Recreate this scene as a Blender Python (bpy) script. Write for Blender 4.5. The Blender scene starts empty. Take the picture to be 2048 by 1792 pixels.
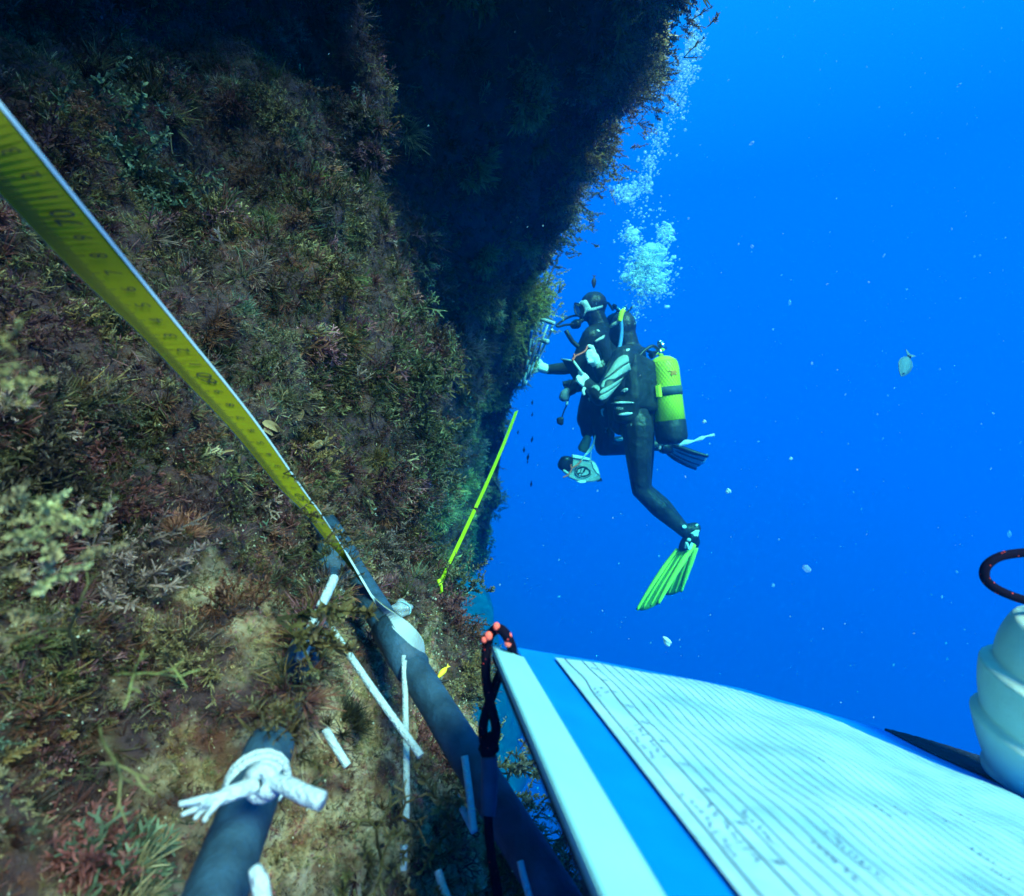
import bpy, bmesh, math, random
import numpy as np
from mathutils import Vector, Matrix, Quaternion
from mathutils.bvhtree import BVHTree

random.seed(7)
RNG = np.random.default_rng(7)
sc = bpy.context.scene
COL = sc.collection

# ------------------------------------------------------------------ camera
cam = bpy.data.cameras.new("camera")
cam.sensor_width = 36.0
cam.lens = 20.0
cam.clip_start = 0.01
cam.clip_end = 200.0
cam.dof.use_dof = True
cam.dof.focus_distance = 0.75
cam.dof.aperture_fstop = 12.0
cam_ob = bpy.data.objects.new("camera", cam)
cam_ob.rotation_euler = (math.radians(90), 0, 0)
COL.objects.link(cam_ob)
sc.camera = cam_ob
FU = 20.0 / 36.0 * 2048.0            # focal length in units of a 2048-wide picture


def U(px, py, d):
    """world point at distance d ahead of the lens"""
    return Vector(((px - 1024.0) / FU * d, d, (896.0 - py) / FU * d))


# ------------------------------------------------------------------ world, sun, exposure
world = bpy.data.worlds.new("World")
sc.world = world
world.use_nodes = True
wn, wl = world.node_tree.nodes, world.node_tree.links
wn.clear()
w_out = wn.new("ShaderNodeOutputWorld")
w_bg = wn.new("ShaderNodeBackground")
w_ramp = wn.new("ShaderNodeValToRGB")
w_map = wn.new("ShaderNodeMapRange")
w_sep = wn.new("ShaderNodeSeparateXYZ")
w_tc = wn.new("ShaderNodeTexCoord")
wl.new(w_tc.outputs["Generated"], w_sep.inputs[0])
wl.new(w_sep.outputs["Z"], w_map.inputs["Value"])
w_map.inputs["From Min"].default_value = -1
w_map.inputs["From Max"].default_value = 1
wl.new(w_map.outputs[0], w_ramp.inputs["Fac"])
wl.new(w_ramp.outputs["Color"], w_bg.inputs["Color"])
wl.new(w_bg.outputs[0], w_out.inputs["Surface"])
stops = [(0.0, (0.0, 0.045, 0.40)), (0.30, (0.0, 0.165, 1.05)), (0.5, (0.0, 0.215, 1.38)),
         (0.70, (0.0, 0.245, 1.50)), (0.84, (0.03, 0.45, 1.6)), (1.0, (0.35, 1.25, 1.7))]
el = w_ramp.color_ramp.elements
el[0].position, el[0].color = stops[0][0], (*stops[0][1], 1)
el[1].position, el[1].color = stops[-1][0], (*stops[-1][1], 1)
for p, c in stops[1:-1]:
    e = el.new(p)
    e.color = (*c, 1)
w_bg.inputs["Strength"].default_value = 0.109

sun = bpy.data.lights.new("sun", 'SUN')
sun.energy = 5.0
sun.angle = math.radians(22.0)
sun.color = (1.0, 0.245, 0.185)
sun_ob = bpy.data.objects.new("sun", sun)
SUN_DIR = Vector((0.42, -0.60, 0.64)).normalized()      # towards the sun
sun_ob.rotation_euler = SUN_DIR.to_track_quat('Z', 'Y').to_euler()
COL.objects.link(sun_ob)

sc.view_settings.view_transform = 'Standard'
sc.view_settings.look = 'None'
sc.view_settings.exposure = 3.0
sc.view_settings.gamma = 1.0
sc.render.engine = 'CYCLES'
cy = sc.cycles
cy.max_bounces = 8
cy.diffuse_bounces = 3
cy.glossy_bounces = 3
cy.transmission_bounces = 6
cy.transparent_max_bounces = 24
cy.volume_bounces = 1
cy.use_denoising = True
cy.caustics_reflective = False
cy.caustics_refractive = False
cy.sample_clamp_indirect = 4.0


# ------------------------------------------------------------------ helpers
def smooth_noise(p, seed=0):
    """value noise on points (n,3), range -1..1"""
    i = np.floor(p).astype(np.int64)
    f = p - i
    f = f * f * f * (f * (f * 6 - 15) + 10)

    def h(x, y, z):
        n = (x * 73856093) ^ (y * 19349663) ^ (z * 83492791) ^ (seed * 2654435)
        n = (n ^ (n >> 13)) & 0x7fffffff
        n = (n * 1103515245 + 12345) & 0x7fffffff
        n = (n ^ (n >> 11)) * 1274126177 & 0x7fffffff
        return (n & 0xffff) / 32767.5 - 1.0
    r = 0
    for dx in (0, 1):
        wx = f[:, 0] if dx else 1 - f[:, 0]
        for dy in (0, 1):
            wy = f[:, 1] if dy else 1 - f[:, 1]
            for dz in (0, 1):
                wz = f[:, 2] if dz else 1 - f[:, 2]
                r = r + wx * wy * wz * h(i[:, 0] + dx, i[:, 1] + dy, i[:, 2] + dz)
    return r


def fbm(p, freq, octaves=4, gain=0.5, seed=0):
    out, a = np.zeros(len(p)), 1.0
    for o in range(octaves):
        out += a * smooth_noise(p * freq + 17.3 * o, seed + o)
        freq *= 2.03
        a *= gain
    return out


def mesh_from_arrays(name, verts, faces, smooth=True):
    """faces: (m,4) or (m,3) int array"""
    faces = np.asarray(faces, dtype=np.int32)
    verts = np.asarray(verts, dtype=np.float32)
    k = faces.shape[1]
    me = bpy.data.meshes.new(name)
    me.vertices.add(len(verts))
    me.vertices.foreach_set("co", verts.ravel())
    me.loops.add(len(faces) * k)
    me.loops.foreach_set("vertex_index", faces.ravel())
    me.polygons.add(len(faces))
    me.polygons.foreach_set("loop_start", np.arange(0, len(faces) * k, k, dtype=np.int32))
    me.polygons.foreach_set("loop_total", np.full(len(faces), k, dtype=np.int32))
    me.polygons.foreach_set("use_smooth", np.full(len(faces), smooth, dtype=bool))
    me.update(calc_edges=True)
    me.validate()
    return me


def set_color(me, cols, name="Col"):
    a = me.attributes.new(name, 'FLOAT_COLOR', 'POINT')
    c = np.ones((len(me.vertices), 4), dtype=np.float32)
    c[:, :3] = cols
    a.data.foreach_set("color", c.ravel())


def link(name, me, mat=None, parent=None):
    o = bpy.data.objects.new(name, me)
    COL.objects.link(o)
    if mat is not None:
        me.materials.clear()
        me.materials.append(mat)
    if parent is not None:
        o.parent = parent
        o.matrix_parent_inverse = Matrix.Translation(parent.location).inverted()
    return o


def bm_obj(name, bm, mat=None, parent=None, smooth=True):
    bmesh.ops.recalc_face_normals(bm, faces=bm.faces[:])
    me = bpy.data.meshes.new(name)
    bm.to_mesh(me)
    bm.free()
    me.polygons.foreach_set("use_smooth", [smooth] * len(me.polygons))
    return link(name, me, mat, parent)


def tag(o, label=None, cat=None, group=None, kind=None):
    if label:
        o["label"] = label
    if cat:
        o["category"] = cat
    if group:
        o["group"] = group
    if kind:
        o["kind"] = kind
    return o


def thing(name, label, cat, loc=(0, 0, 0), group=None):
    o = bpy.data.objects.new(name, None)
    o.empty_display_size = 0.02
    o.location = loc
    COL.objects.link(o)
    return tag(o, label, cat, group)


def catmull(pts, n):
    """pts (k,...) -> n samples along a Catmull-Rom spline"""
    pts = np.asarray(pts, dtype=float)
    k = len(pts)
    t = np.linspace(0, k - 1, n)
    i = np.clip(np.floor(t).astype(int), 0, k - 2)
    f = (t - i).reshape((-1,) + (1,) * (pts.ndim - 1))
    p0 = pts[np.clip(i - 1, 0, k - 1)]
    p1, p2 = pts[i], pts[i + 1]
    p3 = pts[np.clip(i + 2, 0, k - 1)]
    return 0.5 * (2 * p1 + (p2 - p0) * f + (2 * p0 - 5 * p1 + 4 * p2 - p3) * f ** 2 + (3 * p1 - p0 - 3 * p2 + p3) * f ** 3)


def add_tube(bm, pts, radii, seg=10, n=None, cap=True, wobble=0.0):
    """a smooth tube through pts"""
    P = np.array([list(p) for p in pts], dtype=float)
    R = np.array(radii if hasattr(radii, '__len__') else [radii] * len(P), dtype=float)
    if n:
        P = catmull(P, n)
        R = np.interp(np.linspace(0, len(R) - 1, n), np.arange(len(R)), R)
    rings = []
    up = Vector((0.13, 0.2, 0.97))
    prev = None
    for i in range(len(P)):
        a = Vector(P[max(0, i - 1)])
        b = Vector(P[min(len(P) - 1, i + 1)])
        t = (b - a).normalized()
        if prev is None:
            s = t.cross(up)
            if s.length < 1e-4:
                s = t.cross(Vector((1, 0, 0)))
            s.normalize()
        else:
            s = (prev - t * prev.dot(t))
            s.normalize()
        prev = s
        u2 = t.cross(s)
        ring = []
        for k in range(seg):
            an = 2 * math.pi * k / seg
            r = R[i] * (1 + wobble * math.sin(3 * an + i))
            ring.append(bm.verts.new(Vector(P[i]) + (s * math.cos(an) + u2 * math.sin(an)) * r))
        rings.append(ring)
    for i in range(len(rings) - 1):
        for k in range(seg):
            bm.faces.new((rings[i][k], rings[i][(k + 1) % seg], rings[i + 1][(k + 1) % seg], rings[i + 1][k]))
    if cap:
        bm.faces.new(list(reversed(rings[0])))
        bm.faces.new(rings[-1])


def tube_obj(name, pts, r, mat, parent=None, seg=10, n=None):
    bm = bmesh.new()
    add_tube(bm, pts, r, seg, n)
    return bm_obj(name, bm, mat, parent)


SPH = []
for _i in range(7):
    _th = math.pi * _i / 6
    for _k in range(10):
        SPH.append(Vector((math.sin(_th) * math.cos(2 * math.pi * _k / 10), math.sin(_th) * math.sin(2 * math.pi * _k / 10), math.cos(_th))))


def add_hull(bm, balls):
    """convex hull of balls [(centre, r or (rx,ry,rz))...] added to bm as a closed shell"""
    b2 = bmesh.new()
    for c, r in balls:
        rr = r if hasattr(r, '__len__') else (r, r, r)
        for s in SPH:
            b2.verts.new(Vector(c) + Vector((s.x * rr[0], s.y * rr[1], s.z * rr[2])))
    bmesh.ops.remove_doubles(b2, verts=b2.verts[:], dist=1e-5)
    res = bmesh.ops.convex_hull(b2, input=b2.verts[:])
    junk = [v for v in b2.verts if not v.link_faces]
    bmesh.ops.delete(b2, geom=junk, context='VERTS')
    me = bpy.data.meshes.new("tmp")
    b2.to_mesh(me)
    b2.free()
    bm.from_mesh(me)
    bpy.data.meshes.remove(me)


def fused(name, hulls, voxel, mat, parent=None, smooth_it=6, factor=0.5):
    """one continuous surface from overlapping hulls"""
    bm = bmesh.new()
    for h in hulls:
        add_hull(bm, h)
    bmesh.ops.recalc_face_normals(bm, faces=bm.faces[:])
    me = bpy.data.meshes.new(name)
    bm.to_mesh(me)
    bm.free()
    tmp = bpy.data.objects.new("tmp", me)
    COL.objects.link(tmp)
    m = tmp.modifiers.new("r", 'REMESH')
    m.mode = 'VOXEL'
    m.voxel_size = voxel
    s = tmp.modifiers.new("s", 'SMOOTH')
    s.iterations = smooth_it
    s.factor = factor
    dg = bpy.context.evaluated_depsgraph_get()
    out = bpy.data.meshes.new_from_object(tmp.evaluated_get(dg))
    out.name = name
    bpy.data.objects.remove(tmp)
    bpy.data.meshes.remove(me)
    out.polygons.foreach_set("use_smooth", [True] * len(out.polygons))
    return link(name, out, mat, parent)


def chain(*pr):
    """limb: consecutive hulls of (point, radius)"""
    return [[pr[i], pr[i + 1]] for i in range(len(pr) - 1)]


def prism(name, outline, depth_vec, mat, parent=None, bevel=0.0, smooth=False):
    """closed outline of 3D points pushed through depth_vec"""
    bm = bmesh.new()
    a = [bm.verts.new(p) for p in outline]
    b = [bm.verts.new(Vector(p) + depth_vec) for p in outline]
    n = len(a)
    bm.faces.new(a)
    bm.faces.new(list(reversed(b)))
    for i in range(n):
        bm.faces.new((a[i], b[i], b[(i + 1) % n], a[(i + 1) % n]))
    bmesh.ops.recalc_face_normals(bm, faces=bm.faces[:])
    if bevel:
        bmesh.ops.bevel(bm, geom=[e for e in bm.edges if e.calc_face_angle(0) > 0.6], offset=bevel, segments=2, affect='EDGES', clamp_overlap=True)
    return bm_obj(name, bm, mat, parent, smooth)


# ------------------------------------------------------------------ materials
def new_mat(name):
    m = bpy.data.materials.new(name)
    m.use_nodes = True
    nt = m.node_tree
    b = nt.nodes["Principled BSDF"]
    b.inputs["Specular IOR Level"].default_value = 0.2
    return m, nt, b


def simple(name, col, rough=0.6, var=0.25, scale=30.0, bump=0.0, bump_scale=60.0, spec=0.2, metallic=0.0, alpha=1.0):
    """base colour broken up by noise, with optional bump"""
    m, nt, b = new_mat(name)
    N, L = nt.nodes, nt.links
    tc = N.new("ShaderNodeTexCoord")
    nz = N.new("ShaderNodeTexNoise")
    nz.inputs["Scale"].default_value = scale
    nz.inputs["Detail"].default_value = 5
    L.new(tc.outputs["Object"], nz.inputs["Vector"])
    rp = N.new("ShaderNodeValToRGB")
    rp.color_ramp.elements[0].position = 0.3
    rp.color_ramp.elements[1].position = 0.7
    rp.color_ramp.elements[0].color = (*[c * (1 - var) for c in col], 1)
    rp.color_ramp.elements[1].color = (*[min(1, c * (1 + var)) for c in col], 1)
    L.new(nz.outputs["Fac"], rp.inputs["Fac"])
    L.new(rp.outputs["Color"], b.inputs["Base Color"])
    b.inputs["Roughness"].default_value = rough
    b.inputs["Specular IOR Level"].default_value = spec
    b.inputs["Metallic"].default_value = metallic
    b.inputs["Alpha"].default_value = alpha
    if bump:
        n2 = N.new("ShaderNodeTexNoise")
        n2.inputs["Scale"].default_value = bump_scale
        n2.inputs["Detail"].default_value = 4
        L.new(tc.outputs["Object"], n2.inputs["Vector"])
        bp = N.new("ShaderNodeBump")
        bp.inputs["Strength"].default_value = bump
        bp.inputs["Distance"].default_value = 0.01
        L.new(n2.outputs["Fac"], bp.inputs["Height"])
        L.new(bp.outputs[0], b.inputs["Normal"])
    return m


def algae_mat(name, transl=0.35):
    m, nt, b = new_mat(name)
    N, L = nt.nodes, nt.links
    at = N.new("ShaderNodeAttribute")
    at.attribute_name = "Col"
    tc = N.new("ShaderNodeTexCoord")
    nz = N.new("ShaderNodeTexNoise")
    nz.inputs["Scale"].default_value = 260.0
    nz.inputs["Detail"].default_value = 3
    L.new(tc.outputs["Object"], nz.inputs["Vector"])
    mr = N.new("ShaderNodeMapRange")
    mr.inputs["From Min"].default_value = 0.3
    mr.inputs["From Max"].default_value = 0.7
    mr.inputs["To Min"].default_value = 0.6
    mr.inputs["To Max"].default_value = 1.4
    L.new(nz.outputs["Fac"], mr.inputs["Value"])
    mx = N.new("ShaderNodeVectorMath")
    mx.operation = 'SCALE'
    L.new(at.outputs["Color"], mx.inputs[0])
    L.new(mr.outputs[0], mx.inputs["Scale"])
    L.new(mx.outputs[0], b.inputs["Base Color"])
    b.inputs["Roughness"].default_value = 0.55
    b.inputs["Specular IOR Level"].default_value = 0.35
    tr = N.new("ShaderNodeBsdfTranslucent")
    L.new(mx.outputs[0], tr.inputs["Color"])
    ms = N.new("ShaderNodeMixShader")
    ms.inputs[0].default_value = transl
    L.new(b.outputs[0], ms.inputs[1])
    L.new(tr.outputs[0], ms.inputs[2])
    L.new(ms.outputs[0], N["Material Output"].inputs["Surface"])
    return m


def rock_mat():
    m, nt, b = new_mat("rock")
    N, L = nt.nodes, nt.links
    tc = N.new("ShaderNodeTexCoord")

    def noise(scale, detail=6, rough=0.6):
        n = N.new("ShaderNodeTexNoise")
        n.inputs["Scale"].default_value = scale
        n.inputs["Detail"].default_value = detail
        n.inputs["Roughness"].default_value = rough
        L.new(tc.outputs["Object"], n.inputs["Vector"])
        return n

    def ramp(src, stops):
        r = N.new("ShaderNodeValToRGB")
        e = r.color_ramp.elements
        e[0].position, e[0].color = stops[0][0], (*stops[0][1], 1)
        e[1].position, e[1].color = stops[-1][0], (*stops[-1][1], 1)
        for p, c in stops[1:-1]:
            x = e.new(p)
            x.color = (*c, 1)
        L.new(src, r.inputs["Fac"])
        return r

    def mix(fac, a, bb):
        x = N.new("ShaderNodeMix")
        x.data_type = 'RGBA'
        L.new(fac, x.inputs["Factor"])
        L.new(a, x.inputs["A"])
        L.new(bb, x.inputs["B"])
        return x.outputs["Result"]
    dark = ramp(noise(38).outputs["Fac"], [(0.3, (0.018, 0.014, 0.016)), (0.42, (0.05, 0.03, 0.038)), (0.52, (0.085, 0.05, 0.062)), (0.62, (0.10, 0.065, 0.045)), (0.74, (0.20, 0.17, 0.12))])
    pale = ramp(noise(55, 8).outputs["Fac"], [(0.32, (0.06, 0.03, 0.015)), (0.40, (0.22, 0.14, 0.07)), (0.48, (0.46, 0.36, 0.21)), (0.58, (0.60, 0.52, 0.36)), (0.74, (0.66, 0.55, 0.48))])
    at = N.new("ShaderNodeAttribute")
    at.attribute_name = "Col"
    sep = N.new("ShaderNodeSeparateColor")
    L.new(at.outputs["Color"], sep.inputs[0])
    base = mix(sep.outputs["Red"], dark.outputs["Color"], pale.outputs["Color"])
    # rusty and mauve encrusting patches
    pat = ramp(noise(21, 4).outputs["Fac"], [(0.60, (0, 0, 0)), (0.68, (0.75, 0.75, 0.75))])
    rust = N.new("ShaderNodeRGB")
    rust.outputs[0].default_value = (0.16, 0.055, 0.03, 1)
    base = mix(pat.outputs["Color"], base, rust.outputs[0])
    vo = N.new("ShaderNodeTexVoronoi")
    vo.inputs["Scale"].default_value = 150
    L.new(tc.outputs["Object"], vo.inputs["Vector"])
    pit = ramp(vo.outputs["Distance"], [(0.10, (0.25, 0.25, 0.25)), (0.3, (1, 1, 1))])
    mul = N.new("ShaderNodeMix")
    mul.data_type = 'RGBA'
    mul.blend_type = 'MULTIPLY'
    mul.inputs["Factor"].default_value = 0.85
    L.new(base, mul.inputs["A"])
    L.new(pit.outputs["Color"], mul.inputs["B"])
    L.new(mul.outputs["Result"], b.inputs["Base Color"])
    b.inputs["Roughness"].default_value = 0.85
    bp = N.new("ShaderNodeBump")
    bp.inputs["Strength"].default_value = 1.0
    bp.inputs["Distance"].default_value = 0.010
    L.new(noise(140, 8, 0.7).outputs["Fac"], bp.inputs["Height"])
    L.new(bp.outputs[0], b.inputs["Normal"])
    return m


M = {}
M['rock'] = rock_mat()
M['algae'] = algae_mat("algae")
M['neoprene'] = simple("neoprene", (0.020, 0.020, 0.022), 0.45, 0.5, 9, 1.0, 22, spec=0.35)
M['vest'] = simple("vest_fabric", (0.020, 0.022, 0.024), 0.5, 0.5, 14, 1.0, 18, spec=0.3)
M['grey_panel'] = simple("grey_neoprene", (0.34, 0.40, 0.36), 0.7, 0.12, 30, 0.2, 120)
M['glove'] = simple("white_glove", (0.80, 0.86, 0.84), 0.7, 0.08, 40, 0.3, 50)
M['white_print'] = simple("white_print", (0.75, 0.78, 0.76), 0.6, 0.08)
M['black_rubber'] = simple("black_rubber", (0.012, 0.012, 0.014), 0.4, 0.3, 20, spec=0.4)
M['yellow_tank'] = simple("yellow_paint", (0.92, 0.90, 0.02), 0.4, 0.06, 6, spec=0.3)
M['yellow_net'] = simple("yellow_net", (0.50, 0.52, 0.015), 0.6, 0.1, 20)
M['orange'] = simple("orange_print", (0.8, 0.28, 0.02), 0.6, 0.1)
M['yellow_fin'] = simple("yellow_fin", (1.0, 1.0, 0.10), 0.45, 0.1, 12)
M['green_fin'] = simple("green_fin_blade", (0.22, 0.38, 0.07), 0.45, 0.2, 12)
M['chrome'] = simple("chrome", (0.7, 0.7, 0.72), 0.22, 0.05, 20, metallic=1.0)
M['silver'] = simple("silver_plastic", (0.36, 0.40, 0.42), 0.4, 0.1, 30, spec=0.4)
M['silver_dark'] = simple("grey_plastic", (0.16, 0.20, 0.23), 0.45, 0.1, 30)
M['red_cord'] = simple("red_cord", (0.95, 0.16, 0.10), 0.6, 0.1, 60)
M['white_cord'] = simple("white_cord", (0.40, 0.56, 0.62), 0.75, 0.12, 200, 0.5, 600)
M['black_cord'] = None
M['pipe'] = simple("grey_pipe", (0.020, 0.062, 0.110), 0.6, 0.40, 60, 0.18, 260)
M['lime'] = simple("lime_tape", (0.50, 0.78, 0.02), 0.5, 0.05, 10)
M['tape_yellow'] = simple("yellow_tape", (0.17, 0.17, 0.002), 0.6, 0.10, 24, spec=0.1)
M['tape_white'] = simple("white_tape_back", (0.36, 0.54, 0.60), 0.5, 0.06, 24)
M['ink'] = simple("black_ink", (0.02, 0.025, 0.015), 0.7, 0.2)
M['slate_white'] = simple("white_slate", (0.22, 0.60, 0.66), 0.5, 0.10, 22)
M['slate_blue'] = simple("blue_slate", (0.0, 0.19, 0.70), 0.4, 0.14, 26)
M['foam'] = simple("dark_foam", (0.012, 0.03, 0.06), 0.9, 0.3, 80, 0.8, 300)
M['fish_dark'] = simple("dark_fish", (0.012, 0.012, 0.015), 0.5, 0.3, 40)
M['fish_silver'] = simple("silver_fish", (0.06, 0.125, 0.17), 0.4, 0.12, 60, 0.3, 150, spec=0.6)
M['fish_yellow'] = simple("yellow_fish", (0.75, 0.62, 0.04), 0.5, 0.15, 60)
M['board'] = simple("grey_board", (0.06, 0.10, 0.10), 0.6, 0.15, 30)
M['blue_tube'] = simple("blue_tube", (0.10, 0.30, 0.62), 0.4, 0.1, 30)
M['mask_white'] = simple("pale_silicone", (0.55, 0.66, 0.64), 0.4, 0.06, 30)
M['float'] = simple("white_rubber", (0.48, 0.66, 0.61), 0.55, 0.08, 22, 0.15, 60)

# cord: black braid with coral flecks
m, nt, b = new_mat("flecked_cord")
N, L = nt.nodes, nt.links
tc = N.new("ShaderNodeTexCoord")
vo = N.new("ShaderNodeTexVoronoi")
vo.inputs["Scale"].default_value = 330
L.new(tc.outputs["Object"], vo.inputs["Vector"])
rp = N.new("ShaderNodeValToRGB")
rp.color_ramp.elements[0].position = 0.10
rp.color_ramp.elements[0].color = (0.75, 0.07, 0.06, 1)
rp.color_ramp.elements[1].position = 0.16
rp.color_ramp.elements[1].color = (0.005, 0.004, 0.012, 1)
L.new(vo.outputs["Distance"], rp.inputs["Fac"])
L.new(rp.outputs[0], b.inputs["Base Color"])
b.inputs["Roughness"].default_value = 0.9
b.inputs["Specular IOR Level"].default_value = 0.04
M['black_cord'] = m
M['coral'] = simple("coral_fleck", (0.95, 0.14, 0.10), 0.7, 0.1)

# paper
m, nt, b = new_mat("wet_paper")
tc = nt.nodes.new("ShaderNodeTexCoord")
nz = nt.nodes.new("ShaderNodeTexNoise")
nz.inputs["Scale"].default_value = 34
nz.inputs["Detail"].default_value = 7
nt.links.new(tc.outputs["Object"], nz.inputs["Vector"])
rp = nt.nodes.new("ShaderNodeValToRGB")
rp.color_ramp.elements[0].position = 0.30
rp.color_ramp.elements[0].color = (0.17, 0.42, 0.50, 1)
rp.color_ramp.elements[1].position = 0.62
rp.color_ramp.elements[1].color = (0.28, 0.58, 0.64, 1)
nt.links.new(nz.outputs["Fac"], rp.inputs["Fac"])
nt.links.new(rp.outputs[0], b.inputs["Base Color"])
n2 = nt.nodes.new("ShaderNodeTexNoise")
n2.inputs["Scale"].default_value = 90
nt.links.new(tc.outputs["Object"], n2.inputs["Vector"])
bp = nt.nodes.new("ShaderNodeBump")
bp.inputs["Strength"].default_value = 0.35
bp.inputs["Distance"].default_value = 0.003
nt.links.new(n2.outputs["Fac"], bp.inputs["Height"])
nt.links.new(bp.outputs[0], b.inputs["Normal"])
b.inputs["Roughness"].default_value = 0.6
M['paper'] = m
M['rule'] = simple("rule_ink", (0.02, 0.05, 0.13), 0.7, 0.2, 50)
M['pencil'] = simple("pencil", (0.08, 0.17, 0.30), 0.8, 0.3, 60)


def see_through(name, col, alpha, rough=0.15, spec=0.6):
    m, nt, b = new_mat(name)
    b.inputs["Base Color"].default_value = (*col, 1)
    b.inputs["Roughness"].default_value = rough
    b.inputs["Alpha"].default_value = alpha
    b.inputs["Specular IOR Level"].default_value = spec
    return m


M['bubble'] = see_through("air_bubble", (0.6, 0.92, 0.95), 0.50)
M['bubble_soft'] = see_through("air_bubble_fine", (0.6, 0.9, 0.95), 0.36)
M['speck'] = see_through("drifting_speck", (0.45, 0.75, 0.85), 0.22, 0.9, 0.1)
M['jelly'] = see_through("clear_jelly", (0.5, 0.75, 0.85), 0.30, 0.08, 1.0)
M['glass'] = see_through("mask_glass", (0.02, 0.04, 0.06), 0.6, 0.05)

# ------------------------------------------------------------------ the rock wall
#        py     E(px,d)        ridge(px,d)    d at px -100, 300, 600
ROWS = [(-4500, (950, 0.19), (1300, 0.28), (0.135, 0.155, 0.17)),  # rows above the view: unseen roof, shaped to shade the upper left
        (-2800, (1000, 0.30), (1350, 0.46), (0.21, 0.24, 0.26)),
        (-1700, (1000, 0.43), (1420, 0.75), (0.30, 0.345, 0.385)),
        (-1000, (1000, 0.54), (1450, 0.98), (0.34, 0.41, 0.48)),
        (-600, (1000, 0.70), (1420, 1.05), (0.42, 0.52, 0.60)),
        (-250, (780, 0.86), (1375, 1.20), (0.48, 0.60, 0.74)),
        (0, (705, 0.98), (1308, 1.45), (0.52, 0.70, 0.92)),
        (250, (765, 1.00), (1185, 2.05), (0.47, 0.64, 0.86)),
        (420, (750, 1.00), (1108, 2.70), (0.42, 0.58, 0.78)),
        (560, (800, 0.98), (1072, 3.25), (0.38, 0.53, 0.70)),
        (650, (815, 0.98), (1050, 3.70), (0.36, 0.49, 0.64)),
        (740, (865, 0.98), (1022, 4.00), (0.34, 0.46, 0.59)),
        (900, (858, 1.00), (1000, 4.50), (0.31, 0.42, 0.55)),
        (1050, (845, 0.98), (975, 4.80), (0.29, 0.385, 0.50)),
        (1130, (850, 0.90), (950, 5.00), (0.275, 0.365, 0.48)),
        (1200, (890, 0.82), (880, 5.20), (0.265, 0.35, 0.42)),
        (1330, (922, 0.68), (780, 5.40), (0.245, 0.325, 0.360)),
        (1450, (938, 0.56), (700, 5.60), (0.23, 0.30, 0.352)),
        (1550, (985, 0.50), (650, 5.80), (0.215, 0.285, 0.345)),
        (1650, (1035, 0.45), (600, 6.00), (0.20, 0.27, 0.33)),
        (1790, (1082, 0.41), (560, 6.00), (0.185, 0.25, 0.31)),
        (2050, (1150, 0.37), (500, 6.00), (0.17, 0.225, 0.285)),
        (2500, (1250, 0.33), (450, 6.00), (0.15, 0.20, 0.26)),
        (3200, (1350, 0.30), (400, 6.00), (0.14, 0.18, 0.24))]
grid = []
for py, (ex, ed), (rx, rd), (da, db, dc) in ROWS:
    zz = (896 - py) / FU
    row = [Vector((-1.1, -0.9, zz * 0.5)), Vector((-0.50, -0.25, zz * 0.24)), Vector((-0.34, 0.08, zz * 0.20)),
           U(-700, py, da * 0.78), U(-100, py, da), U(300, py, db), U(600, py, dc)]
    # just before the edge, the edge, and behind it
    row += [U(ex - 90 if ex > 760 else ex - 60, py, dc + (ed - dc) * 0.55), U(ex, py, ed)]
    hid = min(ex, rx) - 170
    row += [U(hid, py, ed * 1.30)]
    m1 = ex + (rx - ex) * 0.40
    if rx > ex + 60:
        row += [U(m1 - 30, py, ed * 1.25 + (rd - ed) * 0.28), U(rx - 40, py, rd * 0.93), U(rx, py, rd)]
    else:
        row += [U(ex - 150, py, 2.4), U(min(rx, ex - 60) - 40, py, rd * 0.85), U(min(rx, ex - 60), py, rd)]
    row += [U(min(rx, ex + 9999) - 160, py, rd * 1.35), U(rx - 420, py, rd * (2.0 if py > -300 else 1.8))]
    grid.append([list(p) for p in row])
grid = np.array(grid)                      # (T, S, 3)
T0, S0 = grid.shape[:2]
# finer sampling where the picture is dense
NT, NS = 460, 520
g = catmull(grid, NT)                      # along py
g = np.swapaxes(catmull(np.swapaxes(g, 0, 1), NS), 0, 1)
sidx = np.linspace(0, S0 - 1, NS)
far_w = np.clip((sidx - 8.6) / 1.6, 0, 1)  # 0 on the near block, 1 on the far overhang
far_w = np.tile(far_w, (NT, 1)).ravel()
P = g.reshape(-1, 3)
du = np.gradient(g, axis=1).reshape(-1, 3)
dv = np.gradient(g, axis=0).reshape(-1, 3)
nrm = np.cross(du, dv)
nrm /= np.linalg.norm(nrm, axis=1, keepdims=True) + 1e-12
# make the normals face the open water / camera
mid = g[NT // 2, NS // 3]
k = (NT // 2) * NS + NS // 3
if np.dot(nrm[k], -mid) < 0:
    nrm = -nrm
near_amp = np.clip(np.linalg.norm(P, axis=1) / 0.6, 0.25, 1.0)
n_near = (fbm(P, 6.0, 2, 0.5, 1) * 0.028 + fbm(P, 15.0, 2, 0.5, 5) * 0.025 + fbm(P, 55.0, 2, 0.55, 9) * 0.0065 + fbm(P, 150.0, 2, 0.55, 13) * 0.0022) * near_amp
n_far = fbm(P, 1.6, 2, 0.5, 21) * 0.06 + fbm(P, 5.0, 2, 0.5, 25) * 0.055 + fbm(P, 14.0, 3, 0.55, 29) * 0.025
P2 = P + nrm * ((1 - far_w) * n_near + far_w * n_far)[:, None]
idx = np.arange(NT * NS).reshape(NT, NS)
quads = np.stack([idx[:-1, :-1], idx[:-1, 1:], idx[1:, 1:], idx[1:, :-1]], -1).reshape(-1, 4)
me = mesh_from_arrays("rock_wall", P2, quads)


def pix(p):
    p = np.asarray(p)
    y = np.maximum(p[..., 1], 1e-3)
    return 1024 + p[..., 0] / y * FU, 896 - p[..., 2] / y * FU


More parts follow.
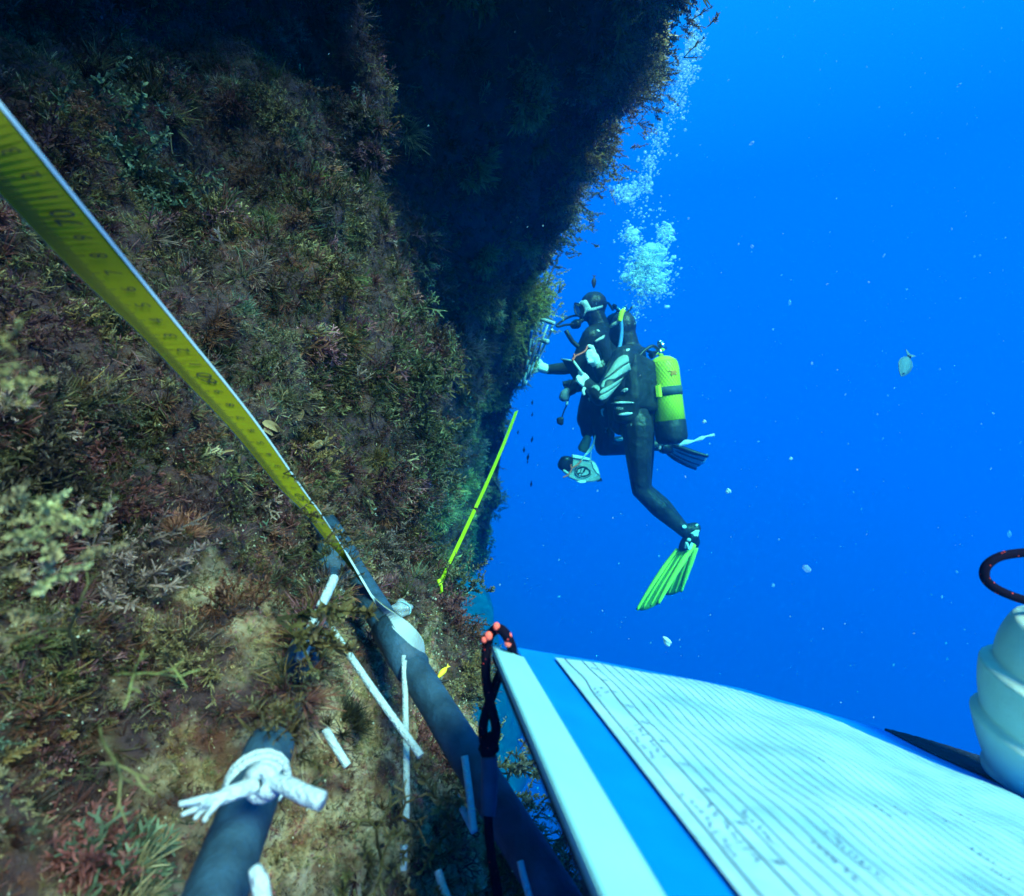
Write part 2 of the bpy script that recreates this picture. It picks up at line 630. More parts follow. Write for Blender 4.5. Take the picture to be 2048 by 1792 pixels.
# bare pale crust round the sampling frame
crc = np.array([list(U(700, 1440, 0.36)), list(U(880, 1420, 0.50)), list(U(640, 1650, 0.31)), list(U(780, 1680, 0.32))])
crr = np.array([0.092, 0.13, 0.075, 0.085])
cd = np.min(np.linalg.norm(P2[:, None, :] - crc[None], axis=2) / crr[None], axis=1)
crust = np.clip(1.30 - cd + 0.9 * fbm(P2, 34.0, 3, 0.65, 40), 0, 1) * (1 - far_w)
set_color(me, np.stack([crust, crust, crust], 1))
wall = link("rock_wall", me, M['rock'])
tag(wall, "dark overhanging rock wall covered in seaweed, left of the divers", "rock wall", kind="structure")
wall_bvh = BVHTree.FromObject(wall, bpy.context.evaluated_depsgraph_get())


def on_wall(px, py):
    """first point of the wall seen in the direction (px,py), its normal"""
    d = U(px, py, 1.0)
    loc, n, i, dist = wall_bvh.ray_cast(Vector((0, 0, 0)), d.normalized())
    if loc is None:
        return None, None
    if n.dot(d) > 0:
        n = -n
    return loc, n


# pale rock slope far below, lost in the blue
bm = bmesh.new()
bmesh.ops.create_icosphere(bm, subdivisions=5, radius=1.0)
for v in bm.verts:
    v.co = Vector((v.co.x * 1.65, v.co.y * 2.2, v.co.z * 4.8))
co = np.array([list(v.co) for v in bm.verts])
dn = fbm(co, 1.3, 5, 0.6, 60) * 0.34
for v, dd in zip(bm.verts, dn):
    v.co += v.co.normalized() * dd
far_rock = bm_obj("far_rock_slope", bm, simple("pale_rock", (0.10, 0.075, 0.13), 0.9, 0.35, 6, 0.8, 14))
far_rock.location = U(895, 1540, 13.5)
tag(far_rock, "pale rock slope far below the overhang, fading into the blue", "rock", kind="structure")


# ------------------------------------------------------------------ seaweed
class Geo:
    def __init__(s):
        s.v, s.f, s.t = [], [], []

    def ribbon(s, pts, widths, side, tips):
        base = len(s.v)
        for p, w, tp in zip(pts, widths, tips):
            s.v.append(p - side * w * 0.5)
            s.v.append(p + side * w * 0.5)
            s.t += [tp, tp]
        for i in range(len(pts) - 1):
            a = base + 2 * i
            s.f.append((a, a + 1, a + 3, a + 2))

    def done(s):
        return np.array([list(v) for v in s.v]), np.array(s.f), np.array(s.t)


def rvec(r):
    return Vector((r.gauss(0, 1), r.gauss(0, 1), r.gauss(0, 1))).normalized()


def tpl_tuft(seed, n=22, thick=0.045, spread=1.1, k=4):
    r, g_ = random.Random(seed), Geo()
    for i in range(n):
        d = (Vector((0, 0, 1)) + rvec(r) * spread * r.random()).normalized()
        L_ = r.uniform(0.45, 1.0)
        cu = rvec(r) * 0.35
        tl = (0, 0.4, 0.75, 1.0) if k == 4 else (0, 0.55, 1.0)
        pts = [d * L_ * t + cu * L_ * t * t for t in tl]
        side = d.cross(rvec(r)).normalized()
        w = thick * r.uniform(0.7, 1.4)
        g_.ribbon(pts, [w * 0.8, w, w * 0.8, w * 0.25] if k == 4 else [w * 0.8, w, w * 0.25], side, [0.25, 0.6, 0.9, 1.15] if k == 4 else [0.35, 0.75, 1.15])
    return g_.done()


def tpl_fork(seed, depth=4, w0=0.085):
    """flat ribbons that fork again and again"""
    r, g_ = random.Random(seed), Geo()

    def grow(p, d, side, L_, w, k):
        q = p + d * L_ + rvec(r) * L_ * 0.06
        tp = 1.2 - 0.22 * k
        g_.ribbon([p, (p + q) * 0.5 + rvec(r) * L_ * 0.05, q], [w, w * 0.95, w * (0.9 if k else 0.55)], side, [tp - 0.2, tp - 0.1, tp])
        if k:
            for sg in (-1, 1):
                d2 = (d + side * sg * r.uniform(0.35, 0.65) + rvec(r) * 0.22).normalized()
                s2 = (side - d2 * side.dot(d2) + rvec(r) * 0.25).normalized()
                grow(q, d2, s2, L_ * r.uniform(0.70, 0.88), w * 0.86, k - 1)
    for j in range(3):
        d = (Vector((0, 0, 1)) + rvec(r) * 0.7).normalized()
        grow(Vector((0, 0, 0)), d, d.cross(rvec(r)).normalized(), 0.34, w0, depth if j == 0 else depth - 1)
    return g_.done()


def tpl_branch(seed, depth=3, w0=0.035, L0=0.36, wig=0.06):
    """round limbs that fork again and again"""
    r, g_ = random.Random(seed), Geo()

    def limb(a, b_, ra, rb, ta_, tb_):
        ax = (b_ - a).normalized()
        s1 = ax.cross(Vector((0.3, 0.8, 0.5))).normalized()
        s2 = ax.cross(s1)
        base = len(g_.v)
        for p, rad, tp in ((a, ra, ta_), (b_, rb, tb_)):
            for k_ in range(5):
                an_ = 2 * math.pi * k_ / 5
                g_.v.append(p + (s1 * math.cos(an_) + s2 * math.sin(an_)) * rad)
                g_.t.append(tp)
        for k_ in range(5):
            g_.f.append((base + k_, base + (k_ + 1) % 5, base + 5 + (k_ + 1) % 5, base + 5 + k_))

    def grow(p, d, L_, w, k_):
        m_ = p + d * L_ * 0.5 + rvec(r) * L_ * wig
        q = m_ + (d + rvec(r) * 0.15) * L_ * 0.5
        tp = 1.25 - 0.2 * k_
        limb(p, m_, w, w * 0.95, tp - 0.2, tp - 0.1)
        limb(m_, q, w * 0.95, w * (0.9 if k_ else 0.75), tp - 0.1, tp)
        if not k_:
            limb(q, q + d * w * 0.7, w * 0.75, w * 0.25, tp, tp + 0.1)
        else:
            sd = d.cross(rvec(r)).normalized()
            for sg in (-1, 1):
                d2 = (d + sd * sg * r.uniform(0.4, 0.8) + rvec(r) * 0.25).normalized()
                grow(q, d2, L_ * r.uniform(0.65, 0.9), w * 0.86, k_ - 1)
    grow(Vector((0, 0, 0)), Vector((0, 0, 1)), L0, w0, depth)
    return g_.done()


def tpl_feather(seed, n=26, bl=0.30):
    """a bent axis with short branchlets all round"""
    r, g_ = random.Random(seed), Geo()
    for j in range(2):
        d = (Vector((0, 0, 1)) + rvec(r) * 0.5).normalized()
        cu = rvec(r) * 0.4
        L_ = 1.0 if j == 0 else 0.7
        ax = [d * L_ * t + cu * L_ * t * t for t in np.linspace(0, 1, 6)]
        g_.ribbon(ax, [0.05, 0.05, 0.045, 0.04, 0.035, 0.02], d.cross(rvec(r)).normalized(), [0.3, 0.4, 0.5, 0.6, 0.8, 1.0])
        for i in range(n if j == 0 else n // 2):
            t = r.uniform(0.15, 1.0)
            p = d * L_ * t + cu * L_ * t * t
            e = (rvec(r) + d * 0.8).normalized()
            l2 = bl * r.uniform(0.5, 1.1) * (1.15 - 0.6 * t)
            sd = e.cross(rvec(r)).normalized()
            q = p + e * l2
            g_.ribbon([p, (p + q) * 0.5 + rvec(r) * l2 * 0.1, q], [0.04, 0.05, 0.02], sd, [0.55, 0.8, 1.2])
    return g_.done()


def tpl_fan(seed):
    """a small curled fan with a pale rim"""
    r, g_ = random.Random(seed), Geo()
    nr, na = 4, 9
    ph = r.uniform(0, 6)
    base = 0
    for i in range(nr + 1):
        rad = 0.12 + 0.88 * i / nr
        for k_ in range(na + 1):
            an = math.radians(-80 + 160 * k_ / na)
            curl = 0.32 * rad * rad + 0.07 * math.sin(3.2 * an + ph) * rad
            g_.v.append(Vector((math.sin(an) * rad * 0.9, curl, math.cos(an) * rad * 0.9 + 0.1)))
            g_.t.append([0.6, 0.9, 0.75, 1.05, 1.5][i])
    for i in range(nr):
        for k_ in range(na):
            a = i * (na + 1) + k_
            g_.f.append((a, a + 1, a + na + 2, a + na + 1))
    return g_.done()


TUFT = [tpl_tuft(100 + i) for i in range(6)]
FUZZ = [tpl_tuft(130 + i, 9, 0.07, 1.8, 3) for i in range(6)]
FORK = [tpl_fork(200 + i, 3) for i in range(6)]
FEATHER = [tpl_feather(300 + i) for i in range(6)]
LEAFY = [tpl_tuft(160 + i, 16, 0.10, 1.2) for i in range(5)]
FAN = [tpl_fan(400 + i) for i in range(6)]


def frames_for(normals, rng):
    n = normals / (np.linalg.norm(normals, axis=1, keepdims=True) + 1e-9)
    a = rng.normal(size=n.shape)
    x = np.cross(a, n)
    x /= np.linalg.norm(x, axis=1, keepdims=True) + 1e-9
    y = np.cross(n, x)
    return np.stack([x, y, n], axis=2)       # columns


def scatter(pos, nor, scale, colr, tpls, rng):
    """copies of the templates merged into arrays"""
    V, F, C = [], [], []
    off = 0
    pick = rng.integers(0, len(tpls), len(pos))
    R_ = frames_for(nor, rng)
    for k_, (tv, tf, tt) in enumerate(tpls):
        s = np.where(pick == k_)[0]
        if not len(s):
            continue
        v = np.einsum('nij,mj->nmi', R_[s], tv) * scale[s][:, None, None] + pos[s][:, None, :]
        V.append(v.reshape(-1, 3))
        F.append((tf[None] + (np.arange(len(s)) * len(tv))[:, None, None] + off).reshape(-1, tf.shape[1]))
        C.append((colr[s][:, None, :] * tt[None, :, None]).reshape(-1, 3))
        off += len(s) * len(tv)
    return V, F, C, off


def merge(parts):
    V, F, C, off = [], [], [], 0
    for v, f, c, n in parts:
        V += v
        F += [x + off for x in f]
        C += c
        off += n
    return np.concatenate(V), np.concatenate(F), np.concatenate(C)


PAL = np.array([(0.060, 0.080, 0.030), (0.100, 0.115, 0.060), (0.140, 0.110, 0.045), (0.170, 0.160, 0.085), (0.055, 0.065, 0.040),
                (0.120, 0.060, 0.080), (0.110, 0.045, 0.050), (0.130, 0.065, 0.045), (0.140, 0.115, 0.110), (0.060, 0.050, 0.045), (0.070, 0.125, 0.095), (0.160, 0.170, 0.110)])
PAL = PAL * np.array([1.15, 1.0, 0.90])


def patch_colour(pos, freq, rng, seed):
    a = fbm(pos, freq, 3, 0.6, seed)
    b_ = fbm(pos, freq * 2.7, 2, 0.6, seed + 7)
    kk = np.clip(((a * 0.5 + 0.5 + rng.normal(0, 0.13, len(pos))) * len(PAL)).astype(int), 0, len(PAL) - 1)
    c = PAL[kk] * np.clip(1 + 0.75 * b_, 0.2, 2.2)[:, None] * rng.uniform(0.7, 1.35, (len(pos), 1))
    return c


fc = P2[quads].mean(1)
e1 = P2[quads[:, 1]] - P2[quads[:, 0]]
e2 = P2[quads[:, 3]] - P2[quads[:, 0]]
fn = np.cross(e1, e2)
fa = np.linalg.norm(fn, axis=1)
fn = fn / (fa[:, None] + 1e-12)
sgn = np.sign(np.sum(fn * nrm[quads[:, 0]], axis=1))
fn = fn * sgn[:, None]
fpx, fpy = pix(fc)
fw = far_w[quads[:, 0]]
fcr = crust[quads[:, 0]]
dist = np.linalg.norm(fc, axis=1)
infr = (fpx > -250) & (fpx < 2100) & (fpy > -250) & (fpy < 2000) & (fc[:, 1] > 0.05)
toward = np.sum(fn * -fc, axis=1) / dist
seen = infr & (toward > -0.35)
base_d = np.where(seen, 1.0, 0.05) * fa


def sample(weight, n, rng):
    p = weight / weight.sum()
    i = rng.choice(len(p), n, p=p)
    q = P2[quads[i]]
    u_, v_ = rng.random((n, 1)), rng.random((n, 1))
    pos = (q[:, 0] * (1 - u_) + q[:, 1] * u_) * (1 - v_) + (q[:, 3] * (1 - u_) + q[:, 2] * u_) * v_
    return i, pos


near_b = base_d * (1 - fw) / np.clip(dist, 0.25, 1.2) ** 1.1
bare = np.clip(0.55 + 1.5 * fbm(fc, 11.0, 3, 0.6, 71), 0.55, 1.3)
near_w = near_b * np.clip(1.0 - 1.2 * fcr, 0.10, 1) * bare
clump = np.clip(0.30 + 1.5 * fbm(fc, 14.0, 3, 0.6, 77), 0.02, 2.0)
edge_w = near_w * np.clip((fpx - 480) / 250, 0.05, 1)


def bushes(weight, n, per, rad, s0, s1, tpls, freq, seed, bright, rng, tint=None):
    """rounded clumps, each of one plant and one colour"""
    i, pos = sample(weight, n, rng)
    r_ = rad * rng.uniform(0.5, 1.3, n)
    base_c = patch_colour(pos, freq, rng, seed) * bright
    if tint is not None:
        base_c = tint[None] * rng.uniform(0.6, 1.25, (n, 1))
    V, N_, S_, C = [], [], [], []
    for j in range(n):
        nn_ = fn[i[j]]
        d_ = rng.normal(size=(per, 3))
        d_ /= np.linalg.norm(d_, axis=1, keepdims=True)
        h = d_ @ nn_
        d_ = d_ - np.outer(np.minimum(h, 0) * 1.6, nn_)
        V.append(pos[j] + d_ * r_[j] * rng.uniform(0.35, 0.9, (per, 1)) - nn_ * r_[j] * 0.25)
        N_.append(d_ + nn_ * 0.5 + rng.normal(0, 0.25, (per, 3)))
        S_.append(rng.uniform(s0, s1, per))
        C.append(base_c[j] * rng.uniform(0.7, 1.3, (per, 1)))
    return scatter(np.concatenate(V), np.concatenate(N_), np.concatenate(S_), np.concatenate(C), tpls, rng)


def turf_with(name, label, plan, extra, rng):
    parts = list(extra)
    for (wgt, n, tpls, s0, s1, freq, seed, bright, tilt) in plan:
        i, pos = sample(wgt, n, rng)
        nor = fn[i] + rng.normal(0, tilt, (n, 3)) + np.array([0.15, 0, 0.1])
        s_ = rng.uniform(s0, s1, n) * (np.clip(dist[i] / 0.6, 0.45, 1.3) if s1 < 0.035 else 1.0)
        c = patch_colour(pos, freq, rng, seed) * bright
        parts.append(scatter(pos - fn[i] * s_[:, None] * 0.08, nor, s_, c, tpls, rng))
    V, F, C = merge(parts)
    me_ = mesh_from_arrays(name, V, F)
    set_color(me_, C)
    return tag(link(name, me_, M['algae']), label, "seaweed", kind="stuff")


g1 = np.random.default_rng(11)
turf_with("seaweed_turf", "shaggy olive, brown and mauve seaweed turf on the near rock", [
    (near_w, 120000, FUZZ, 0.004, 0.010, 9.0, 50, 1.15, 0.7),
    (near_b * np.clip(fcr, 0, 1), 16000, FUZZ, 0.003, 0.007, 30.0, 54, 2.4, 0.8),
    (near_w * clump, 6500, FEATHER, 0.012, 0.026, 7.0, 51, 1.1, 0.5),
    (near_w * clump, 4500, TUFT, 0.012, 0.026, 7.0, 52, 1.1, 0.5),
    (edge_w * clump, 2600, FORK, 0.014, 0.030, 8.0, 53, 1.35, 0.45)],
    [bushes(near_w, 55, 30, 0.034, 0.018, 0.032, FEATHER, 23.0, 59, 1.15, g1),
     bushes(near_w, 230, 34, 0.026, 0.010, 0.022, FEATHER, 23.0, 56, 1.35, g1),
     bushes(near_w, 200, 26, 0.022, 0.010, 0.018, TUFT, 23.0, 57, 1.35, g1),
     bushes(edge_w, 70, 30, 0.030, 0.014, 0.026, FORK, 23.0, 58, 1.4, g1)], g1)

far_wt = base_d * fw / np.clip(dist, 1.0, 6.0) ** 1.2
clump2 = np.clip(0.45 + 1.3 * fbm(fc, 4.0, 3, 0.6, 87), 0.02, 2.0)
g2 = np.random.default_rng(12)
rim_w = far_wt * np.exp(-((np.tile(sidx, (NT, 1))[:-1, :-1].ravel() - 11.75) / 1.1) ** 2)
turf_with("overhang_turf", "dark seaweed turf hanging under the far overhang", [
    (far_wt, 20000, FUZZ, 0.015, 0.036, 3.0, 60, 1.6, 0.6),
    (far_wt * clump2, 8000, FEATHER, 0.03, 0.065, 2.2, 61, 1.5, 0.5),
    (far_wt * clump2, 5000, TUFT, 0.03, 0.06, 2.2, 62, 1.6, 0.5),
    (far_wt * clump2, 2500, FORK, 0.03, 0.07, 2.5, 63, 1.8, 0.45)],
    [bushes(far_wt, 260, 34, 0.085, 0.035, 0.065, FEATHER, 8.0, 66, 1.9, g2),
     bushes(far_wt, 160, 30, 0.075, 0.030, 0.060, TUFT, 8.0, 67, 1.9, g2),
     bushes(rim_w, 210, 40, 0.085, 0.028, 0.050, FEATHER, 8.0, 68, 3.0, g2),
     bushes(rim_w, 300, 46, 0.085, 0.026, 0.048, LEAFY, 8.0, 69, 1.0, g2, np.array([0.60, 0.46, 0.17]))], g2)  # both rim sets: sunlit golden fringe put into their colour

# ------------------------------------------------------------------ foreground measuring tape
def interp_rows(rows, n):
    return catmull(np.array(rows, dtype=float), n)


# (edge on the tick side px,py,d) (edge on the white-rim side px,py,d)
TAPE = []
EDGES = [((-440, -90, 0.095), (-330, -180)), ((-220, 150, 0.127), (-110, 82)), ((-110, 270, 0.147), (20, 236)), ((0, 389, 0.172), (135, 378)), ((93, 487, 0.196), (223, 486)), ((186, 580, 0.221), (296, 577)),
         ((280, 669, 0.248), (372, 671)), ((373, 766, 0.278), (453, 770)), ((466, 864, 0.307), (527, 867)), ((559, 976, 0.345), (609, 985)), ((606, 1023, 0.362), (643, 1031)), ((653, 1083, 0.388), (676, 1082))]
for i_, (lo, up) in enumerate(EDGES):
    a_ = U(*EDGES[max(0, i_ - 1)][0])
    b_ = U(*EDGES[min(len(EDGES) - 1, i_ + 1)][0])
    al = (b_ - a_).normalized()
    du_ = U(*lo).dot(al) / U(up[0], up[1], 1.0).dot(al)
    TAPE.append([lo, (up[0], up[1], lo[2] * float(np.interp(lo[2], [0.10, 0.20, 0.28, 0.39], [1.15, 1.125, 1.085, 1.045])))])
TAPE += [[(690, 1122, 0.423), (696, 1112, 0.415)], [(733, 1178, 0.428), (734, 1176, 0.415)],
         [(766, 1210, 0.402), (758, 1216, 0.412)], [(818, 1246, 0.392), (786, 1256, 0.392)], [(845, 1278, 0.376), (831, 1298, 0.378)],
         [(850, 1308, 0.38), (844, 1326, 0.384)]]
TA = [[list(U(*a)), list(U(*b_))] for a, b_ in TAPE]
NTP = 160
TR = interp_rows(TA, NTP)                         # (n,2,3)


def tape_at(t, v):
    """t 0..1 along, v 0..1 across"""
    f = t * (NTP - 1)
    i = int(min(NTP - 2, max(0, math.floor(f))))
    f -= i
    a = TR[i] * (1 - f) + TR[i + 1] * f
    return Vector(a[0] * (1 - v) + a[1] * v)


def tape_normal(t):
    e = 0.004
    al = tape_at(min(1, t + e), 0.5) - tape_at(max(0, t - e), 0.5)
    ac = tape_at(t, 1) - tape_at(t, 0)
    return ac.cross(al).normalized()


tape = thing("measuring_tape", "broad yellow measuring tape stretched close over the near seaweed", "measuring tape", tape_at(0.75, 0.5))


def strip(name, v0, v1, off, mat, parent, t0=0.0, t1=1.0, n=150, thick=0.0003):
    bm_ = bmesh.new()
    L_ = []
    sg = 1.0
    for i in range(n):
        t = t0 + (t1 - t0) * i / (n - 1)
        nn = tape_normal(t)
        # the printed face points at the camera on the near stretch
        a, c = tape_at(t, v0), tape_at(t, v1)
        L_.append([bm_.verts.new(a + nn * off), bm_.verts.new(c + nn * off), bm_.verts.new(c + nn * (off - thick)), bm_.verts.new(a + nn * (off - thick))])
    for i in range(n - 1):
        for k_ in range(4):
            bm_.faces.new((L_[i][k_], L_[i][(k_ + 1) % 4], L_[i + 1][(k_ + 1) % 4], L_[i + 1][k_]))
    bm_.faces.new(L_[0])
    bm_.faces.new(list(reversed(L_[-1])))
    return bm_obj(name, bm_, mat, parent, False)


nt0 = tape_normal(0.3)
FACE = 1.0 if nt0.dot(tape_at(0.3, 0.5)) < 0 else -1.0
strip("yellow_face", 0.0, 0.955, 0.0004 if FACE > 0 else -0.0001, M['tape_yellow'], tape)
strip("white_back", 0.0, 0.955, -0.0001 if FACE > 0 else 0.0004, M['tape_white'], tape)
strip("white_rim", 0.95, 1.03, 0.0007, M['tape_white'], tape, thick=0.0014)

bm = bmesh.new()


def tape_quad(t0, t1, v0, v1):
    ps = []
    for t, v in ((t0, v0), (t1, v0), (t1, v1), (t0, v1)):
        ps.append(bm.verts.new(tape_at(t, v) + tape_normal(t) * FACE * 0.0012))
    bm.faces.new(ps)


# arc length along the middle
ts = np.linspace(0, 1, 600)
mid = np.array([list(tape_at(t, 0.5)) for t in ts])
arc = np.concatenate([[0], np.cumsum(np.linalg.norm(np.diff(mid, axis=0), axis=1))])


def nearest_t(px, py):
    x, y = pix(mid)
    return ts[np.argmin((x - px) ** 2 + (y - py) ** 2 + np.where(mid[:, 1] < 0.05, 1e9, 0))]


t60, t50 = nearest_t(408, 752), nearest_t(606, 992)
s60, s50 = np.interp([t60, t50], ts, arc)
CM = (s50 - s60) / 10.0 * 0.985
t_lo, t_hi = nearest_t(-20, 300), nearest_t(668, 1080)
s_lo, s_hi = np.interp([t_lo, t_hi], ts, arc)
kmm = int((s_lo - s60) / (CM / 10)) - 1
while True:
    s = s60 + kmm * CM / 10
    if s > s_hi:
        break
    t = np.interp(s, arc, ts)
    hw = (np.interp(s + CM * 0.012, arc, ts) - np.interp(s - CM * 0.012, arc, ts))
    ln = 0.36 if kmm % 10 == 0 else (0.30 if kmm % 5 == 0 else 0.24)
    tape_quad(t - hw * 0.8, t + hw * 0.8, 0.015, ln)
    kmm += 1
bmesh.ops.recalc_face_normals(bm, faces=bm.faces[:])
o = bm_obj("tick_marks", bm, M['ink'], tape, False)
tag(o, kind="stuff")


def text_mesh(s, res=2):
    cu = bpy.data.curves.new("t", 'FONT')
    cu.body = s
    cu.align_x = 'CENTER'
    cu.align_y = 'CENTER'
    cu.resolution_u = res
    ob = bpy.data.objects.new("t", cu)
    COL.objects.link(ob)
    dg = bpy.context.evaluated_depsgraph_get()
    me_ = bpy.data.meshes.new_from_object(ob.evaluated_get(dg))
    bpy.data.objects.remove(ob)
    bpy.data.curves.remove(cu)
    return me_


def text_on(parts, name, mat, parent, mapper):
    """parts: [(string, args)], mapper(x, y, args) -> point"""
    bm_ = bmesh.new()
    for s, args in parts:
        me_ = text_mesh(s)
        n0 = len(bm_.verts)
        bm_.from_mesh(me_)
        bm_.verts.ensure_lookup_table()
        for v in bm_.verts[n0:]:
            v.co = mapper(v.co.x, v.co.y, args)
        bpy.data.meshes.remove(me_)
    return bm_obj(name, bm_, mat, parent, False)


def tape_text(x, y, a):
    s, size = a
    # letters run towards the camera, tops towards the ticks
    t = np.interp(s - x * CM * size, arc, ts)
    v = 0.60 - y * 0.42 * size / 0.62
    return tape_at(t, v) + tape_normal(t) * FACE * 0.0012


marks = [("60", (s60, 0.85))]
for i in range(1, 10):
    marks.append((str(i), (s60 - i * CM, 0.62)))
    marks.append((str(10 - i), (s60 + i * CM, 0.50)))
marks.append(("50", (s60 + 10 * CM, 0.85)))
marks.append(("70", (s60 - 10 * CM, 0.85)))
for i in range(1, 7):
    marks.append((str(i), (s60 - (10 + i) * CM, 0.62)))
for i in range(1, 4):
    marks.append((str(10 - i), (s60 + (10 + i) * CM, 0.5)))
text_on(marks, "numerals", M['ink'], tape, tape_text)


# ------------------------------------------------------------------ the far tape
ftape = thing("measuring_tape", "thin lime green measuring tape strung taut down the far overhang", "measuring tape", U(960, 990, 1.6))
A_, B_ = U(1033, 822, 2.55), U(880, 1168, 0.74)
bm = bmesh.new()
L_ = []
for i in range(50):
    t = i / 49
    c = A_.lerp(B_, t)
    c.z -= 0.014 * math.sin(math.pi * t)
    w = 0.0180 * (1 - t) + 0.0080 * t
    sd = Vector((1, 0.25, 0.42)).normalized() * w * 0.5
    nn = Vector((0.1, -1, 0.1)).normalized() * 0.0005
    L_.append([bm.verts.new(c - sd + nn), bm.verts.new(c + sd + nn), bm.verts.new(c + sd - nn), bm.verts.new(c - sd - nn)])
for i in range(49):
    for k_ in range(4):
        bm.faces.new((L_[i][k_], L_[i][(k_ + 1) % 4], L_[i + 1][(k_ + 1) % 4], L_[i + 1][k_]))
bm_obj("lime_band", bm, M['lime'], ftape, False)
tube_obj("tied_end", [B_ + Vector((-0.002, 0, 0.006)), B_, B_ + Vector((0.002, 0.004, -0.010)), B_ + Vector((-0.006, 0.006, -0.016))], [0.0022, 0.0030, 0.0020, 0.0012], M['lime'], ftape)

# ------------------------------------------------------------------ sampling frame of grey pipe with white string
frame = thing("pipe_quadrat", "square frame of grey pipe strung with white cord on the near rock", "sampling frame", U(760, 1300, 0.4))


def pipe_obj(p0, p1, r, name="side_pipe"):
    bm_ = bmesh.new()
    add_tube(bm_, [p0, p0.lerp(p1, 0.02), p0.lerp(p1, 0.5), p0.lerp(p1, 0.98), p1], [r * 0.93, r, r, r, r * 0.93], 24, 40)
    return bm_obj(name, bm_, M['pipe'], frame)


PA, PB = U(655, 1062, 0.505), U(1118, 1805, 0.262)
pdir = (PB - PA).normalized()
RP = 0.0102
pipe_obj(PA, PA.lerp(PB, 0.655), RP)
pipe_obj(PA.lerp(PB, 0.66), PB + pdir * 0.12, RP * 1.02)
LA, LB = U(672, 1135, 0.455), U(428, 1800, 0.186)
ldir = (LB - LA).normalized()
Lk = lambda t: LA.lerp(LB, t)
pipe_obj(LA, Lk(0.50), RP * 0.95)
pipe_obj(Lk(0.75), LB + ldir * 0.09, RP * 1.02)
# corner joint and a joining sleeve
c0 = PA.lerp(PB, 0.03)
bm = bmesh.new()
add_tube(bm, [c0 - pdir * 0.02, c0 + pdir * 0.035], RP * 1.22, 20)
add_tube(bm, [c0.lerp(LA, 0.0), LA + ldir * 0.02], RP * 1.2, 20)
bm_obj("corner_joint", bm, M['pipe'], frame)
s0_ = PA.lerp(PB, 0.40)
tube_obj("pipe_sleeve", [s0_, PA.lerp(PB, 0.53)], RP * 1.16, M['pipe'], frame, 24)


def string(pts, r=0.0021):
    return tube_obj("string", [U(*p) for p in pts], r, M['white_cord'], frame, 10, 24)


string([(660, 1252, 0.362), (700, 1312, 0.352), (765, 1406, 0.336), (842, 1512, 0.318)], 0.0022)
string([(808, 1312, 0.372), (811, 1420, 0.352), (813, 1560, 0.322), (812, 1640, 0.306)], 0.0019)
string([(650, 1458, 0.306), (672, 1495, 0.303), (695, 1532, 0.300)], 0.0022)
string([(929, 1512, 0.302), (938, 1580, 0.293), (948, 1664, 0.282)], 0.0019)
string([(912, 1592, 0.312), (930, 1628, 0.305), (948, 1664, 0.298)], 0.0018)
string([(1040, 1722, 0.262), (1052, 1770, 0.256), (1072, 1840, 0.248)], 0.0016)
string([(876, 1742, 0.262), (884, 1768, 0.258), (896, 1800, 0.252)], 0.0018)
string([(808, 1690, 0.292), (806, 1740, 0.288)], 0.0019)


def wraps(center, axis, r, turns, pitch, rr, name="string_wrap"):
    axis = axis.normalized()
    s = axis.cross(Vector((0, 0, 1))).normalized()
    q = axis.cross(s)
    pts = []
    for i in range(int(turns * 16) + 1):
        a = 2 * math.pi * i / 16
        pts.append(center + axis * (pitch * (i / 16 - turns / 2)) + (s * math.cos(a) + q * math.sin(a)) * r)
    return tube_obj(name, pts, rr, M['white_cord'], frame, 8)


string([(668, 1156, 0.375), (655, 1186, 0.360), (641, 1214, 0.348)], 0.0030)
string([(634, 1226, 0.343), (622, 1258, 0.330)], 0.0030)
string([(616, 1268, 0.325), (603, 1318, 0.305)], 0.0033)
wraps(Lk(0.17), ldir, RP * 0.95 + 0.0012, 1.6, 0.0042, 0.0018)
kc = Lk(0.815)
wraps(kc, ldir + Vector((0.35, 0, 0.1)), RP * 1.02 + 0.0012, 2.0, 0.0034, 0.0017, "knot")
bm = bmesh.new()
fr = U(528, 1562, 0.196)
for a in range(3):
    ax = rvec(random)
    s = ax.cross(Vector((0.3, 0.2, 1))).normalized()
    q = ax.cross(s)
    add_tube(bm, [fr + (s * math.cos(x) + q * math.sin(x)) * 0.0044 for x in np.linspace(0, 5.6, 14)], 0.0026, 8)
bm_obj("knot", bm, M['white_cord'], frame)
bm = bmesh.new()
add_tube(bm, [U(536, 1560, 0.195), U(575, 1572, 0.191), U(612, 1590, 0.188), U(644, 1602, 0.186)], [0.0026, 0.0029, 0.0030, 0.0030], 12, 20)
bm_obj("string_end", bm, M['white_cord'], frame)
bm = bmesh.new()
add_tube(bm, [U(512, 1570, 0.193), U(470, 1584, 0.188), U(430, 1600, 0.184)], [0.0026, 0.0026, 0.0022], 10, 14)
rr = random.Random(4)
for i in range(9):
    a = U(462 - i * 3, 1586 + i * 1.5, 0.186)
    e = U(352 + rr.uniform(-4, 60), 1612 + rr.uniform(-8, 40), 0.178)
    add_tube(bm, [a, a.lerp(e, 0.5) + Vector((0, 0, rr.uniform(-0.001, 0.0015))), e], [0.0013, 0.0012, 0.0006], 6, 10)
bm_obj("frayed_end", bm, M['white_cord'], frame)
bm = bmesh.new()
add_tube(bm, [U(508, 1735, 0.172), U(520, 1765, 0.170), U(526, 1812, 0.168)], [0.0018, 0.0026, 0.0026], 10, 10)
bm_obj("string_end", bm, M['white_cord'], frame)

